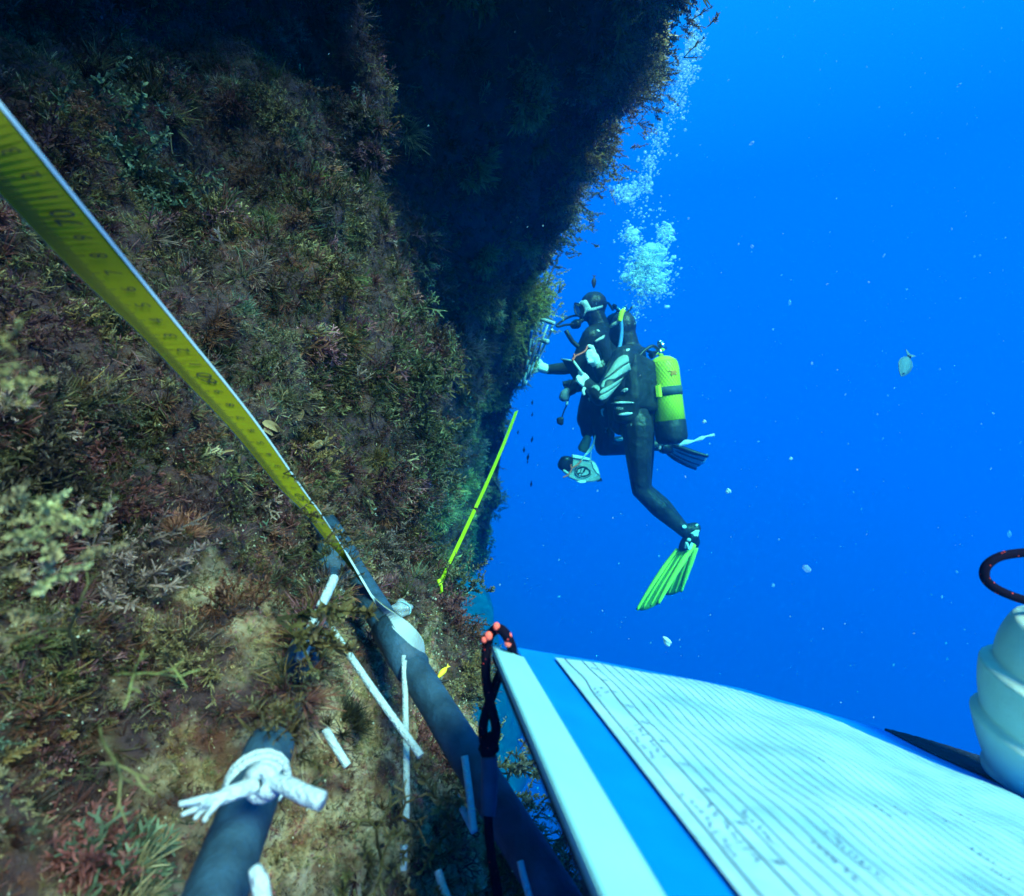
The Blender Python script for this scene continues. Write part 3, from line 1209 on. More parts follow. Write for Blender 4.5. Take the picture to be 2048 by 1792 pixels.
# ------------------------------------------------------------------ writing slate
SD = 0.28
SA = U(985, 1288, SD)
SV = Vector((-0.154, 1.0, -0.072)).normalized()          # away from the camera along the left edge
SW = Vector((1.059, 0.139, -0.338)).normalized()         # along the far edge
SW = (SW - SV * SW.dot(SV)).normalized()
SN = SW.cross(SV).normalized()
if SN.z < 0:
    SN = -SN
slate = thing("writing_slate", "large white and blue diver's slate with a ruled data sheet", "slate", SA)


def S(x, y, h=0.0):
    """x along the far edge, y towards the camera, h above the board (metres)"""
    return SA + SW * x - SV * y + SN * h


def to_board(px, py):
    d = U(px, py, 1.0).normalized()
    t = SA.dot(SN) / d.dot(SN)
    q = d * t - SA
    return q.dot(SW), -q.dot(SV)


BL = 0.285
XR = 0.40


def board(name, x0, x1, y0, y1, h0, h1, mat, skew=0.0, y00=None):
    y00 = y0 if y00 is None else y00
    return prism(name, [S(x0, y00, h1), S(x1, y0 + skew, h1), S(x1, y1, h1), S(x0, y1, h1)], -SN * (h1 - h0), mat, slate, 0.0006)


xb, _ = to_board(1045, 1308)
xb2, _ = to_board(1335, 1792)
xb = (xb + xb2) / 2
xp0, yp0 = to_board(1110, 1316)
xp1, yp1 = to_board(1480, 1792)
# white margin with a dipped notch at the far corner
o = prism("white_margin", [S(0, 0.001), S(xb * 0.28, 0.0012), S(xb * 0.55, 0.0050), S(xb * 0.78, 0.0085), S(xb, 0.0090), S(xb, BL), S(0.0, BL)],
          -SN * 0.0032, M['slate_white'], slate, 0.0005)
# blue board, its far edge a little proud of the margin
fe = [to_board(px, py) for px, py in ((1034, 1290), (1200, 1318), (1480, 1372), (1750, 1450), (2048, 1560))]
out = [S(fe[0][0] , fe[0][1], -0.0012)] + [S(x, y, -0.0012) for x, y in fe[1:]] + [S(XR, fe[-1][1] + 0.012, -0.0012), S(XR, BL, -0.0012), S(xb - 0.001, BL, -0.0012), S(xb - 0.001, 0.006, -0.0012)]
prism("blue_board", out, -SN * 0.0030, M['slate_blue'], slate, 0.0005)
# dark foam layer under the margin and along the far right edge
prism("foam_backing", [S(0.0012, 0.003, -0.0036), S(XR, 0.018, -0.0036), S(XR, BL, -0.0036), S(0.0012, BL, -0.0036)], -SN * 0.0024, M['foam'], slate)
fo = [to_board(px, py) for px, py in ((1770, 1456), (1880, 1482), (2060, 1545), (2100, 1600), (1900, 1530), (1780, 1478))]
bm = bmesh.new()
q_ = []
for f in np.linspace(0, 1, 40):
    a = np.array(fo[0]) * (1 - f) + np.array(fo[2]) * f
    mid_ = np.array(fo[1])
    top = (1 - f) ** 2 * np.array(fo[0]) + 2 * f * (1 - f) * mid_ + f * f * np.array(fo[2])
    low = (1 - f) ** 2 * np.array(fo[0]) + 2 * f * (1 - f) * np.array(fo[4]) + f * f * np.array(fo[3])
    j_ = 0.0007 * math.sin(f * 61) + 0.0005 * math.sin(f * 143)
    q_.append((bm.verts.new(S(top[0], top[1] + j_, 0.0)), bm.verts.new(S(low[0], low[1], -0.0004)), bm.verts.new(S(top[0], top[1] + j_, -0.004))))
for a, c in zip(q_[:-1], q_[1:]):
    bm.faces.new((a[0], c[0], c[1], a[1]))
    bm.faces.new((a[0], a[2], c[2], c[0]))
    bm.faces.new((a[1], c[1], c[2], a[2]))
bm_obj("foam_edging", bm, M['foam'], slate, False)

# the sheet, slightly buckled; its far edge recedes towards the right
edge_px = [(1110, 1316), (1200, 1328), (1300, 1347), (1400, 1366), (1500, 1388), (1600, 1420), (1690, 1452), (1780, 1488), (1900, 1540), (2048, 1606), (2200, 1680)]
ee = np.array([to_board(*p) for p in edge_px])


def sheet_h(x, y):
    k = min(1.0, max(0.0, (x - xp0 - 0.004) / 0.05))
    k = k * k * (3 - 2 * k)
    return 0.0003 + k * (0.0011 * math.sin(x * 46 + y * 20) * math.exp(-((y - 0.035) / 0.05) ** 2) + 0.0006 * (1 + math.sin(x * 70 + 0.7 + y * 55)) + 0.00035 * math.sin(y * 150 + x * 40))


def far_edge(x):
    return float(np.interp(x, ee[:, 0], ee[:, 1]))


xs = np.linspace(xp0, XR - 0.01, 110)
NY = 90
bm = bmesh.new()
gv = []
for x in xs:
    col = []
    y0 = far_edge(x)
    for j in range(NY):
        f = j / (NY - 1)
        y = y0 + (BL - 0.002 - y0) * f
        # the left edge follows the photographed margin
        xx = x + (xp1 - xp0) * max(0, 1 - (x - xp0) / 0.05) * min(1.0, (y - yp0) / max(1e-6, yp1 - yp0))
        col.append(bm.verts.new(S(xx, y, sheet_h(xx, y))))
    gv.append(col)
for i in range(len(xs) - 1):
    for j in range(NY - 1):
        bm.faces.new((gv[i][j], gv[i + 1][j], gv[i + 1][j + 1], gv[i][j + 1]))
paper = bm_obj("data_sheet", bm, M['paper'], slate)
if (paper.data.polygons[500].normal).dot(SN) < 0:
    paper.data.flip_normals()
# ruled lines, along the sheet
bm = bmesh.new()
x = xp0 + 0.0058
k_ = 0
while x < XR - 0.012:
    w = 0.00062 if k_ in (0, 1) else 0.00042
    y0 = far_edge(x)
    prev = None
    for j in range(70):
        y = y0 + (BL - 0.004 - y0) * j / 69
        wv = 0.00014 * math.sin(y * 210 + x * 90) * (1 if k_ > 1 else 0.5) + 0.0022 * math.exp(-((y - 0.02) / 0.015) ** 2) * math.exp(-((x - xp0) / 0.05) ** 2)
        a = bm.verts.new(S(x + wv - w / 2, y, sheet_h(x, y) + 0.00025))
        c = bm.verts.new(S(x + wv + w / 2, y, sheet_h(x, y) + 0.00025))
        if prev:
            bm.faces.new((prev[0], prev[1], c, a))
        prev = (a, c)
    x += 0.0112 if k_ == 0 else 0.0066
    k_ += 1
bm_obj("ruled_lines", bm, M['rule'], slate, False)
# column headings and numbers, letters run down the sheet
heads = []
hx = xp0 + 0.0058


def sheet_text(x, y, a):
    cx, cy, size = a
    X = cx + y * size          # letter height across the rules
    Y = cy + x * size
    return S(X, Y, sheet_h(X, Y) + 0.0003)


row2 = xp0 + 0.0058 + 0.0112
nums = ["0", "9", "6", "0", "0", "4", "5", "6", "9", "9"]
for i, s in enumerate(nums):
    heads.append((s, (row2 + 0.0034, -0.004 + i * 0.0170, 0.0052)))
text_on(heads, "column_numbers", M['pencil'], slate, sheet_text)
rr = random.Random(21)


def scribble(cx, cy, length, height, n):
    bm = bmesh.new()
    pts = []
    for i in range(n):
        pts.append((cx + rr.uniform(-height, height), cy + length * i / n))
    P_ = catmull(np.array(pts), n * 4)
    prev = None
    for i in range(len(P_)):
        X, Y = P_[i]
        a = bm.verts.new(S(X - 0.00030, Y - 0.0001, sheet_h(X, Y) + 0.0003))
        c = bm.verts.new(S(X + 0.00030, Y + 0.0001, sheet_h(X, Y) + 0.0003))
        if prev:
            bm.faces.new((prev[0], prev[1], c, a))
        prev = (a, c)
    bm_obj("pencil_note", bm, M['pencil'], slate, False)


for cx, cy, ln, ht, n in ((hx + 0.0030, 0.032, 0.012, 0.0014, 14), (hx + 0.0085, 0.028, 0.010, 0.0015, 10), (hx + 0.0030, 0.076, 0.026, 0.0014, 26),
                          (hx + 0.0085, 0.070, 0.028, 0.0015, 28), (hx + 0.0030, 0.122, 0.030, 0.0014, 30), (hx + 0.0085, 0.122, 0.030, 0.0015, 32),
                          (hx + 0.0210, 0.122, 0.020, 0.0012, 20), (hx + 0.047, 0.126, 0.022, 0.0012, 22), (hx + 0.036, 0.134, 0.020, 0.0012, 20),
                          (hx + 0.098, 0.056, 0.005, 0.0010, 8), (hx + 0.092, 0.094, 0.008, 0.0010, 8), (hx + 0.106, 0.088, 0.007, 0.0010, 8),
                          (hx + 0.128, 0.080, 0.011, 0.0010, 12), (hx + 0.150, 0.070, 0.012, 0.0010, 12), (hx + 0.118, 0.106, 0.010, 0.0012, 14),
                          (hx + 0.112, 0.119, 0.007, 0.0011, 10), (hx + 0.160, 0.090, 0.014, 0.0011, 14), (hx + 0.185, 0.095, 0.014, 0.0011, 14)):
    scribble(cx, cy, ln, ht, n)

# lanyard through the slate's corner
lan = thing("lanyard", "black lanyard cord with coral flecks knotted through the slate's far corner", "cord", U(985, 1262, 0.275))
CR = 0.0026
bm = bmesh.new()
loop = [(1026, 1310, 0.280), (1021, 1288, 0.272), (1008, 1264, 0.270), (993, 1258, 0.272), (979, 1272, 0.275), (973, 1300, 0.277), (972, 1352, 0.276), (978, 1395, 0.275), (986, 1428, 0.274),
        (992, 1455, 0.273), (988, 1482, 0.272), (978, 1492, 0.272)]
add_tube(bm, [U(*p) for p in loop], CR * 0.92, 12, 70)
loop2 = [(1003, 1340, 0.292), (994, 1362, 0.284), (984, 1392, 0.280), (972, 1424, 0.277), (966, 1455, 0.275), (968, 1482, 0.273), (976, 1494, 0.272)]
add_tube(bm, [U(*p) for p in loop2], CR * 0.92, 12, 50)
bm_obj("cord_loop", bm, M['black_cord'], lan)
bm = bmesh.new()
bmesh.ops.create_icosphere(bm, subdivisions=3, radius=1)
cc = U(977, 1492, 0.272)
for v in bm.verts:
    n_ = 1 + 0.10 * math.sin(7 * v.co.z + 3 * v.co.x) + 0.06 * math.sin(9 * v.co.x)
    v.co = Vector((v.co.x * 0.0048, v.co.y * 0.0045, v.co.z * 0.0062)) * n_ + cc
bm_obj("knot", bm, M['black_cord'], lan)
tube_obj("grey_sleeve", [U(978, 1512, 0.271), U(979, 1560, 0.268), U(978, 1600, 0.265), U(976, 1632, 0.262)], [0.0040, 0.0040, 0.0038, 0.0032], M['pipe'], lan, 16, 20)
tube_obj("cord_tail", [U(976, 1626, 0.262), U(979, 1680, 0.257), U(986, 1730, 0.252), U(994, 1780, 0.246), U(1006, 1860, 0.238)], CR * 0.80, M['black_cord'], lan, 12, 40)
bm = bmesh.new()
for px, py, r_ in ((993, 1253, 0.0017), (977, 1272, 0.0019), (968, 1280, 0.0013), (998, 1262, 0.0012), (1017, 1272, 0.0016), (1016, 1286, 0.0018), (1008, 1262, 0.0011)):
    c_ = U(px, py, 0.2695)
    b2 = bmesh.new()
    bmesh.ops.create_icosphere(b2, subdivisions=2, radius=r_)
    for v in b2.verts:
        v.co = Vector((v.co.x, v.co.y * 0.6, v.co.z * 1.2)) + c_
    t_ = bpy.data.meshes.new("t")
    b2.to_mesh(t_)
    b2.free()
    bm.from_mesh(t_)
    bpy.data.meshes.remove(t_)
bm_obj("coral_fleck", bm, M['coral'], lan)

# ------------------------------------------------------------------ white spiral float at the right edge
fl = thing("float", "white rubber float with spiral ridges hanging over the slate's right end", "float", U(2075, 1400, 0.310))
ax0, ax1 = U(2200, 1215, 0.300), U(2066, 1575, 0.315)
axd = (ax1 - ax0).normalized()
sx = axd.cross(Vector((0, 1, 0))).normalized()
sy = axd.cross(sx)
bm = bmesh.new()
NR, NA = 90, 72
rings = []
for i in range(NR):
    f = i / (NR - 1)
    prof = math.sin(math.pi * min(1, max(0.02, f * 0.80 + 0.06)) ** 0.85) ** 0.55
    c_ = ax0.lerp(ax1, f)
    ring = []
    for k_ in range(NA):
        an = 2 * math.pi * k_ / NA
        ph = (f * 3.6 + an / (2 * math.pi) * 1.0) % 1.0
        ridge = 0.0052 * (ph / 0.14 if ph < 0.14 else (1 - (ph - 0.14) / 0.86) ** 0.75)
        rad = 0.0345 * prof + ridge * prof
        ring.append(bm.verts.new(c_ + (sx * math.cos(an) + sy * math.sin(an)) * rad))
    rings.append(ring)
for i in range(NR - 1):
    for k_ in range(NA):
        bm.faces.new((rings[i][k_], rings[i][(k_ + 1) % NA], rings[i + 1][(k_ + 1) % NA], rings[i + 1][k_]))
bm.faces.new(rings[0])
bm.faces.new(list(reversed(rings[-1])))
bm_obj("ribbed_body", bm, M['float'], fl)
fc_ = thing("cord", "black cord with red flecks looping into the top of the white float", "cord", U(2048, 1202, 0.31))
bm = bmesh.new()
add_tube(bm, [U(*p) for p in ((2150, 1232, 0.310), (2190, 1190, 0.310), (2200, 1140, 0.310), (2150, 1105, 0.310), (2090, 1104, 0.310), (2040, 1106, 0.310), (1998, 1114, 0.310), (1973, 1132, 0.310), (1970, 1156, 0.310), (1990, 1176, 0.310), (2024, 1192, 0.310), (2062, 1206, 0.310), (2080, 1230, 0.310))], 0.0024, 12, 90)
bm_obj("cord_loop", bm, M['black_cord'], fc_)

# ------------------------------------------------------------------ divers
D1 = 3.78            # near diver
D2 = 4.15            # far diver
Q1 = D1 / FU         # metres per picture unit there
Q2 = D2 / FU


def N(px, py, dd=0.0):
    """a point of the near diver: picture place, metres behind (+) his middle plane, at true depth"""
    return U(px, py, D1 + dd)


def Fd(px, py, dd=0.0):
    return U(px, py, D2 + dd)


def poly_mesh(poly, cuts=3):
    """triangulated 2-D outline"""
    b2 = bmesh.new()
    vs = [b2.verts.new((x, y, 0)) for x, y in poly]
    f = b2.faces.new(vs)
    bmesh.ops.triangulate(b2, faces=[f])
    for _ in range(cuts):
        bmesh.ops.subdivide_edges(b2, edges=[e for e in b2.edges if e.calc_length() > 5.0], cuts=1)
        bmesh.ops.triangulate(b2, faces=b2.faces[:])
    return b2


def bvh_of(*obs):
    dg = bpy.context.evaluated_depsgraph_get()
    bm_ = bmesh.new()
    for o_ in obs:
        t_ = o_.data.copy()
        t_.transform(o_.matrix_basis)
        bm_.from_mesh(t_)
        bpy.data.meshes.remove(t_)
    r = BVHTree.FromBMesh(bm_)
    bm_.free()
    return r


def drape(b2, bvh, off, fallback):
    """lay a flat outline on the body, as printed cloth lies on it"""
    for v in b2.verts:
        d = U(v.co.x, v.co.y, 1.0).normalized()
        loc, n, i, dist = bvh.ray_cast(Vector((0, 0, 0)), d)
        if loc is None or abs(loc.y - fallback) > 0.6:
            loc = U(v.co.x, v.co.y, fallback)
        v.co = loc - d * off


def applique(name, polys, bvh, mat, parent, off=0.004, fallback=D1, thick=0.003):
    bm_ = bmesh.new()
    for poly in polys:
        b2 = poly_mesh(poly)
        drape(b2, bvh, off, fallback)
        t_ = bpy.data.meshes.new("t")
        b2.to_mesh(t_)
        b2.free()
        bm_.from_mesh(t_)
        bpy.data.meshes.remove(t_)
    bmesh.ops.recalc_face_normals(bm_, faces=bm_.faces[:])
    ex = bmesh.ops.extrude_face_region(bm_, geom=bm_.faces[:])
    for v in [x for x in ex['geom'] if isinstance(x, bmesh.types.BMVert)]:
        v.co += v.co.normalized() * thick
    return bm_obj(name, bm_, mat, parent, True)


def ell(cx, cy, rx, ry, rot=0.0, n=16):
    c, s = math.cos(rot), math.sin(rot)
    return [(cx + rx * math.cos(a) * c - ry * math.sin(a) * s, cy + rx * math.cos(a) * s + ry * math.sin(a) * c) for a in [2 * math.pi * i / n for i in range(n)]]


def crop(x, y):
    """helper for places measured on a close look at the divers"""
    return (993.1 + x * 0.24633, 551.7 + y * 0.24633)


def cr(*pts):
    return [crop(x, y) for x, y in pts]


def hand(name, parent, wrist, palm_c, finger_tips, thumb, scale=1.0, mat=None):
    """gloved hand: palm plus five separate fingers, each (knuckle, middle joint, tip)"""
    H = []
    H += chain((wrist, 0.030 * scale), (palm_c, 0.034 * scale))
    for kn, md, tp in finger_tips:
        H += [[(palm_c, 0.022 * scale), (kn, 0.0135 * scale)]]
        H += chain((kn, 0.0130 * scale), (md, 0.0115 * scale), (tp, 0.0095 * scale))
    H += chain((palm_c.lerp(wrist, 0.45), 0.020 * scale), (thumb[0], 0.0145 * scale), (thumb[1], 0.011 * scale))
    return fused(name, H, 0.0042, mat or M['glove'], parent, 3)


# ---------------- far diver
fd = thing("person", "diver in pale mask reaching a gloved hand out to the rock wall", "person", Fd(1190, 815), "scuba divers beside the wall")
head_c = Fd(1187, 609)
B = []
B += [[(Fd(1188, 607), (0.100, 0.082, 0.090)), (Fd(1180, 624), (0.075, 0.068, 0.070))]]
B += [[(Fd(1168, 632), 0.040), (Fd(1178, 626), 0.055)]]
B += chain((Fd(1188, 625), 0.070), (Fd(1200, 655), 0.075))
B += [[(Fd(1186, 672, -0.15), 0.075), (Fd(1192, 672, 0.15), 0.075), (Fd(1190, 715, -0.06), 0.125), (Fd(1195, 715, 0.08), 0.125), (Fd(1205, 668), 0.085)]]
B += [[(Fd(1190, 715, -0.06), 0.125), (Fd(1195, 715, 0.08), 0.125), (Fd(1196, 775, -0.05), 0.115), (Fd(1198, 775, 0.05), 0.115)]]
B += [[(Fd(1196, 775, -0.05), 0.115), (Fd(1198, 775, 0.05), 0.115), (Fd(1196, 822, -0.07), 0.108), (Fd(1198, 822, 0.07), 0.108)]]
# reaching arm
B += chain((Fd(1182, 674, -0.18), 0.068), (Fd(1152, 732, -0.14), 0.050), (Fd(1128, 737, -0.12), 0.046), (Fd(1096, 739, -0.10), 0.036))
# other arm, folded in front of the belly
B += chain((Fd(1190, 674, 0.20), 0.064), (Fd(1172, 745, 0.12), 0.050), (Fd(1150, 768, 0.0), 0.038))
# legs bent back at the knee
B += chain((Fd(1200, 826, -0.08), 0.100), (Fd(1208, 872, -0.08), 0.080), (Fd(1207, 895, -0.07), 0.062), (Fd(1255, 893, 0.0), 0.062), (Fd(1300, 890, 0.08), 0.045), (Fd(1332, 892, 0.1), 0.040))
B += chain((Fd(1196, 826, 0.10), 0.095), (Fd(1204, 868, 0.14), 0.075), (Fd(1204, 890, 0.15), 0.058), (Fd(1250, 886, 0.24), 0.058), (Fd(1300, 884, 0.32), 0.042))
fbody = fused("wetsuit_body", B, 0.010, M['neoprene'], fd, 5)
fb = bvh_of(fbody)
# buoyancy vest: bulging lower front with a round pocket
V_ = [[(Fd(1184, 812, -0.03), 0.100), (Fd(1176, 838, -0.05), 0.085), (Fd(1190, 780, -0.06), 0.09)],
      [(Fd(1176, 838, -0.05), 0.075), (Fd(1174, 866, -0.04), 0.045)],
      [(Fd(1190, 705, -0.14), 0.06), (Fd(1190, 780, -0.12), 0.06)], [(Fd(1206, 690, 0.0), 0.12), (Fd(1212, 780, 0.0), 0.09)]]
fused("buoyancy_vest", V_, 0.010, M['vest'], fd, 5)
for poly_ in (cr((795, 530), (830, 505), (880, 480), (872, 505), (830, 528), (805, 545)), cr((808, 440), (825, 435), (842, 448), (830, 456)), cr((740, 995), (752, 985), (762, 1012), (755, 1022))):
    applique("reflective_print", [poly_], bvh_of(*[o_ for o_ in fd.children if o_.type == 'MESH']), M['white_print'], fd, 0.006, D2)
# the two letters on the thigh, the band on the shin
for s_, (cx, cy) in (("N", (888, 1240)), ("G", (884, 1268))):
    me_ = text_mesh(s_)
    b2 = bmesh.new()
    b2.from_mesh(me_)
    bpy.data.meshes.remove(me_)
    for v in b2.verts:
        q = crop(cx + v.co.x * 30, cy - v.co.y * 24)
        v.co = Vector((q[0], q[1], 0))
    drape(b2, fb, 0.006, D2 - 0.15)
    bm_obj("printed_letter", b2, M['white_print'], fd, False)
applique("shin_print", [cr((955, 1334), (985, 1322), (1030, 1312), (1030, 1335), (1000, 1346), (975, 1346))], fb, M['white_print'], fd, 0.006, D2)
# mask: pale silicone skirt and strap, dark glass
mk = fused("diving_mask", [[(Fd(1163, 612, -0.055), 0.018), (Fd(1163, 612, 0.055), 0.018), (Fd(1170, 606, -0.075), 0.022), (Fd(1170, 606, 0.075), 0.022), (Fd(1166, 626, -0.04), 0.018), (Fd(1166, 626, 0.04), 0.018)],
                          [(Fd(1166, 624), 0.020), (Fd(1160, 630), 0.016)]], 0.006, M['mask_white'], fd, 3)
prism("mask_lens", [Fd(1149.5, 608, -0.075), Fd(1164, 610, -0.100), Fd(1167, 622, -0.100), Fd(1160, 631, -0.09), Fd(1152, 627, -0.07), Fd(1148.5, 616, -0.07)], Vector((0.004, 0.010, 0)), M['glass'], mk)
bm = bmesh.new()
add_tube(bm, [Fd(1150, 606, -0.078), Fd(1158, 608, -0.098), Fd(1166, 612, -0.108), Fd(1168, 622, -0.108), Fd(1162, 633, -0.100), Fd(1153, 629, -0.082), Fd(1149, 618, -0.074), Fd(1150, 606, -0.078)], 0.006, 8, 40)
bm_obj("lens_rim", bm, M['black_rubber'], mk)
applique("mask_skirt", [cr((638, 232), (665, 225), (690, 200), (715, 198), (740, 212), (768, 262), (770, 282), (745, 290), (725, 300), (712, 330), (700, 330), (705, 290), (690, 262), (660, 250))], bvh_of(fbody, mk), M['mask_white'], mk, 0.010, D2 - 0.06)
applique("mask_strap", [cr((735, 268), (770, 262), (830, 248), (864, 238), (860, 258), (820, 272), (780, 284), (745, 290))], fb, M['mask_white'], mk, 0.009, D2 - 0.06)
# regulator and hose
rg = fused("regulator", [[(Fd(1153, 648, -0.03), 0.036), (Fd(1148, 650, -0.03), 0.030)], [(Fd(1153, 648, -0.03), 0.020), (Fd(1164, 640, -0.01), 0.018)]], 0.005, M['black_rubber'], fd, 2)
tube_obj("air_hose", [Fd(1148, 648, -0.05), Fd(1130, 650, -0.10), Fd(1118, 653, -0.14), Fd(1113, 651, -0.14), Fd(1120, 645, -0.10), Fd(1134, 636, -0.02), Fd(1152, 631, 0.05), Fd(1175, 634, 0.12)], 0.0085, M['black_rubber'], rg, 10, 50)
tube_obj("inflator_hose", [Fd(1132, 661, -0.2), Fd(1138, 672, -0.2), Fd(1146, 684, -0.19), Fd(1160, 696, -0.18)], 0.016, M['black_rubber'], fd, 10, 20)
# gloved hand on the wall
w_ = Fd(1095, 739, -0.10)
hand("glove", fd, w_, Fd(1080, 734, -0.12), [(Fd(1074, 727, -0.135), Fd(1066, 722, -0.13), Fd(1062, 716, -0.12)), (Fd(1072, 732, -0.14), Fd(1062, 729, -0.135), Fd(1056, 726, -0.12)),
     (Fd(1071, 737, -0.135), Fd(1063, 737, -0.13), Fd(1057, 736, -0.11)), (Fd(1073, 742, -0.125), Fd(1067, 744, -0.12), Fd(1062, 744, -0.10))], (Fd(1079, 722, -0.14), Fd(1072, 715, -0.14)), 1.12)
hand("glove", fd, Fd(1150, 768, 0.0), Fd(1143, 770, -0.03), [(Fd(1138, 767, -0.05), Fd(1133, 766, -0.07), Fd(1131, 769, -0.09)), (Fd(1138, 770, -0.05), Fd(1132, 771, -0.07), Fd(1130, 774, -0.09)),
     (Fd(1138, 773, -0.05), Fd(1133, 775, -0.06), Fd(1131, 777, -0.08)), (Fd(1140, 776, -0.04), Fd(1136, 778, -0.05), Fd(1134, 780, -0.06))], (Fd(1143, 763, -0.05), Fd(1138, 762, -0.07)), 1.0, M['black_rubber'])


def fin(name, parent, foot, heel, tip, across, w0, w1, mat_blade, mat_rib, ribs=True, pocket_mat=None):
    """open-heel fin: foot pocket, tapering-out blade, stiff ribs"""
    ax = tip - foot
    nrm_ = ax.normalized().cross(across).normalized()
    up_ = across.normalized()
    b2 = bmesh.new()
    n = 14
    rows = []
    for i in range(n + 1):
        f = i / n
        c_ = foot.lerp(tip, f) + nrm_ * (-0.05 * f * f)
        w = (w0 + (w1 - w0) * f ** 0.8) / 2
        th = 0.010 * (1 - f) + 0.003
        row = []
        for a in (-1, -0.5, 0, 0.5, 1):
            e = 0.03 * (abs(a) ** 2) if i == n else 0
            row.append((b2.verts.new(c_ + up_ * w * a - ax.normalized() * e + nrm_ * th), b2.verts.new(c_ + up_ * w * a - ax.normalized() * e - nrm_ * th)))
        rows.append(row)
    for i in range(n):
        for k2 in range(4):
            b2.faces.new((rows[i][k2][0], rows[i][k2 + 1][0], rows[i + 1][k2 + 1][0], rows[i + 1][k2][0]))
            b2.faces.new((rows[i][k2][1], rows[i + 1][k2][1], rows[i + 1][k2 + 1][1], rows[i][k2 + 1][1]))
        for k2, fl_ in ((0, 1), (4, 0)):
            b2.faces.new((rows[i][k2][0], rows[i + 1][k2][0], rows[i + 1][k2][1], rows[i][k2][1]))
    for i in (0, n):
        for k2 in range(4):
            b2.faces.new((rows[i][k2][0], rows[i][k2][1], rows[i][k2 + 1][1], rows[i][k2 + 1][0]))
    body = bm_obj(name, b2, mat_blade, parent)
    if ribs:
        for a in (-0.92, -0.35, 0.30, 0.92):
            pts = []
            for i in range(n + 1):
                f = i / n * 0.96
                w = (w0 + (w1 - w0) * f ** 0.8) / 2
                pts.append(foot.lerp(tip, f) + nrm_ * (-0.05 * f * f) + up_ * w * a)
            wide = 0.020 if abs(a) > 0.5 else 0.013
            tube_obj("fin_rib", pts, [wide * 0.9, wide, wide * 0.8, wide * 0.5], mat_rib, body, 8, 20)
    fused("foot_pocket", [[(foot, (w0 * 0.42, w0 * 0.30, w0 * 0.42)), (heel.lerp(foot, 0.45), 0.052)]], 0.008, pocket_mat or mat_rib, body, 3)
    return body


fin("fin", fd, Fd(1340, 897, 0.10), Fd(1318, 892, 0.09), Fd(1402, 934, 0.02), Vector((0.25, -0.75, 0.55)), 0.10, 0.19, M['mask_white'], M['black_rubber'], True, M['black_rubber'])

# far diver's tank and valve, behind his shoulders
ft = thing("scuba_tank", "dark scuba tank with chrome valve on the masked diver's back", "scuba tank", Fd(1246, 720, 0.1), "scuba tanks on the divers' backs")
a0, a1 = Fd(1233, 640, 0.10), Fd(1252, 800, 0.10)
tube_obj("cylinder", [a0 + (a0 - a1).normalized() * 0.05, a0 + (a0 - a1).normalized() * 0.035, a0, a0.lerp(a1, 0.05), a0.lerp(a1, 0.98), a1], [0.03, 0.062, 0.088, 0.090, 0.090, 0.06], M['vest'], ft, 28)


def valve(parent, base, axis, s=1.0):
    side = axis.cross(Vector((0, 1, 0))).normalized()
    bm_ = bmesh.new()
    add_tube(bm_, [base, base + axis * 0.06 * s], [0.022 * s, 0.022 * s], 14)
    add_tube(bm_, [base + axis * 0.045 * s - side * 0.055 * s, base + axis * 0.045 * s + side * 0.05 * s], [0.016 * s, 0.02 * s], 12)
    v0 = bm_obj("valve", bm_, M['chrome'], parent)
    bm_ = bmesh.new()
    add_tube(bm_, [base + axis * 0.045 * s + side * 0.045 * s, base + axis * 0.045 * s + side * 0.085 * s], [0.026 * s, 0.024 * s], 12)
    bm_obj("valve_knob", bm_, M['black_rubber'], v0)
    bm_ = bmesh.new()
    add_tube(bm_, [base + axis * 0.03 * s - side * 0.035 * s, base + axis * 0.10 * s - side * 0.035 * s], [0.028 * s, 0.026 * s], 14)
    add_tube(bm_, [base + axis * 0.10 * s - side * 0.035 * s, base + axis * 0.115 * s - side * 0.035 * s], [0.020 * s, 0.014 * s], 12)
    bm_obj("first_stage", bm_, M['chrome'], v0)
    return v0


v0 = valve(ft, Fd(1233, 628, 0.05), Vector((0.5, -0.4, 0.7)).normalized(), 0.75)
tube_obj("air_hose", [Fd(1226, 620, 0.0), Fd(1216, 606, 0.05), Fd(1210, 612, 0.1), Fd(1206, 634, 0.12)], 0.009, M['black_rubber'], v0, 8, 20)
tube_obj("air_hose", [Fd(1236, 622, -0.05), Fd(1252, 626, 0.0), Fd(1266, 612, 0.05)], [0.012, 0.010, 0.006], M['black_rubber'], v0, 8, 20)

# ---------------- near diver
nd = thing("person", "diver in black and grey wetsuit writing on a small slate, seen from behind", "person", N(1262, 850), "scuba divers beside the wall")
B = []
B += [[(N(1247, 652, -0.02), (0.088, 0.085, 0.100)), (N(1240, 668, -0.02), (0.078, 0.075, 0.085))]]
B += chain((N(1250, 668, -0.02), 0.075), (N(1258, 700), 0.080))
B += [[(N(1246, 716, -0.15), 0.078), (N(1246, 716, 0.15), 0.078), (N(1246, 752, -0.06), 0.125), (N(1250, 752, 0.06), 0.125), (N(1268, 712), 0.085)]]
B += [[(N(1246, 752, -0.06), 0.125), (N(1250, 752, 0.06), 0.125), (N(1257, 805, -0.05), 0.120), (N(1257, 805, 0.05), 0.120)]]
B += [[(N(1257, 805, -0.05), 0.120), (N(1257, 805, 0.05), 0.120), (N(1268, 848, -0.06), 0.118), (N(1268, 848, 0.06), 0.118)]]
# left leg
B += chain((N(1275, 852, -0.09), 0.108), (N(1277, 905, -0.10), 0.090), (N(1281, 980, -0.10), 0.060), (N(1318, 1016, -0.08), 0.064), (N(1350, 1044, -0.06), 0.052), (N(1374, 1066, -0.05), 0.044))
B += chain((N(1372, 1062, -0.05), 0.046), (N(1390, 1056, -0.05), 0.040), (N(1376, 1090, -0.06), 0.038))
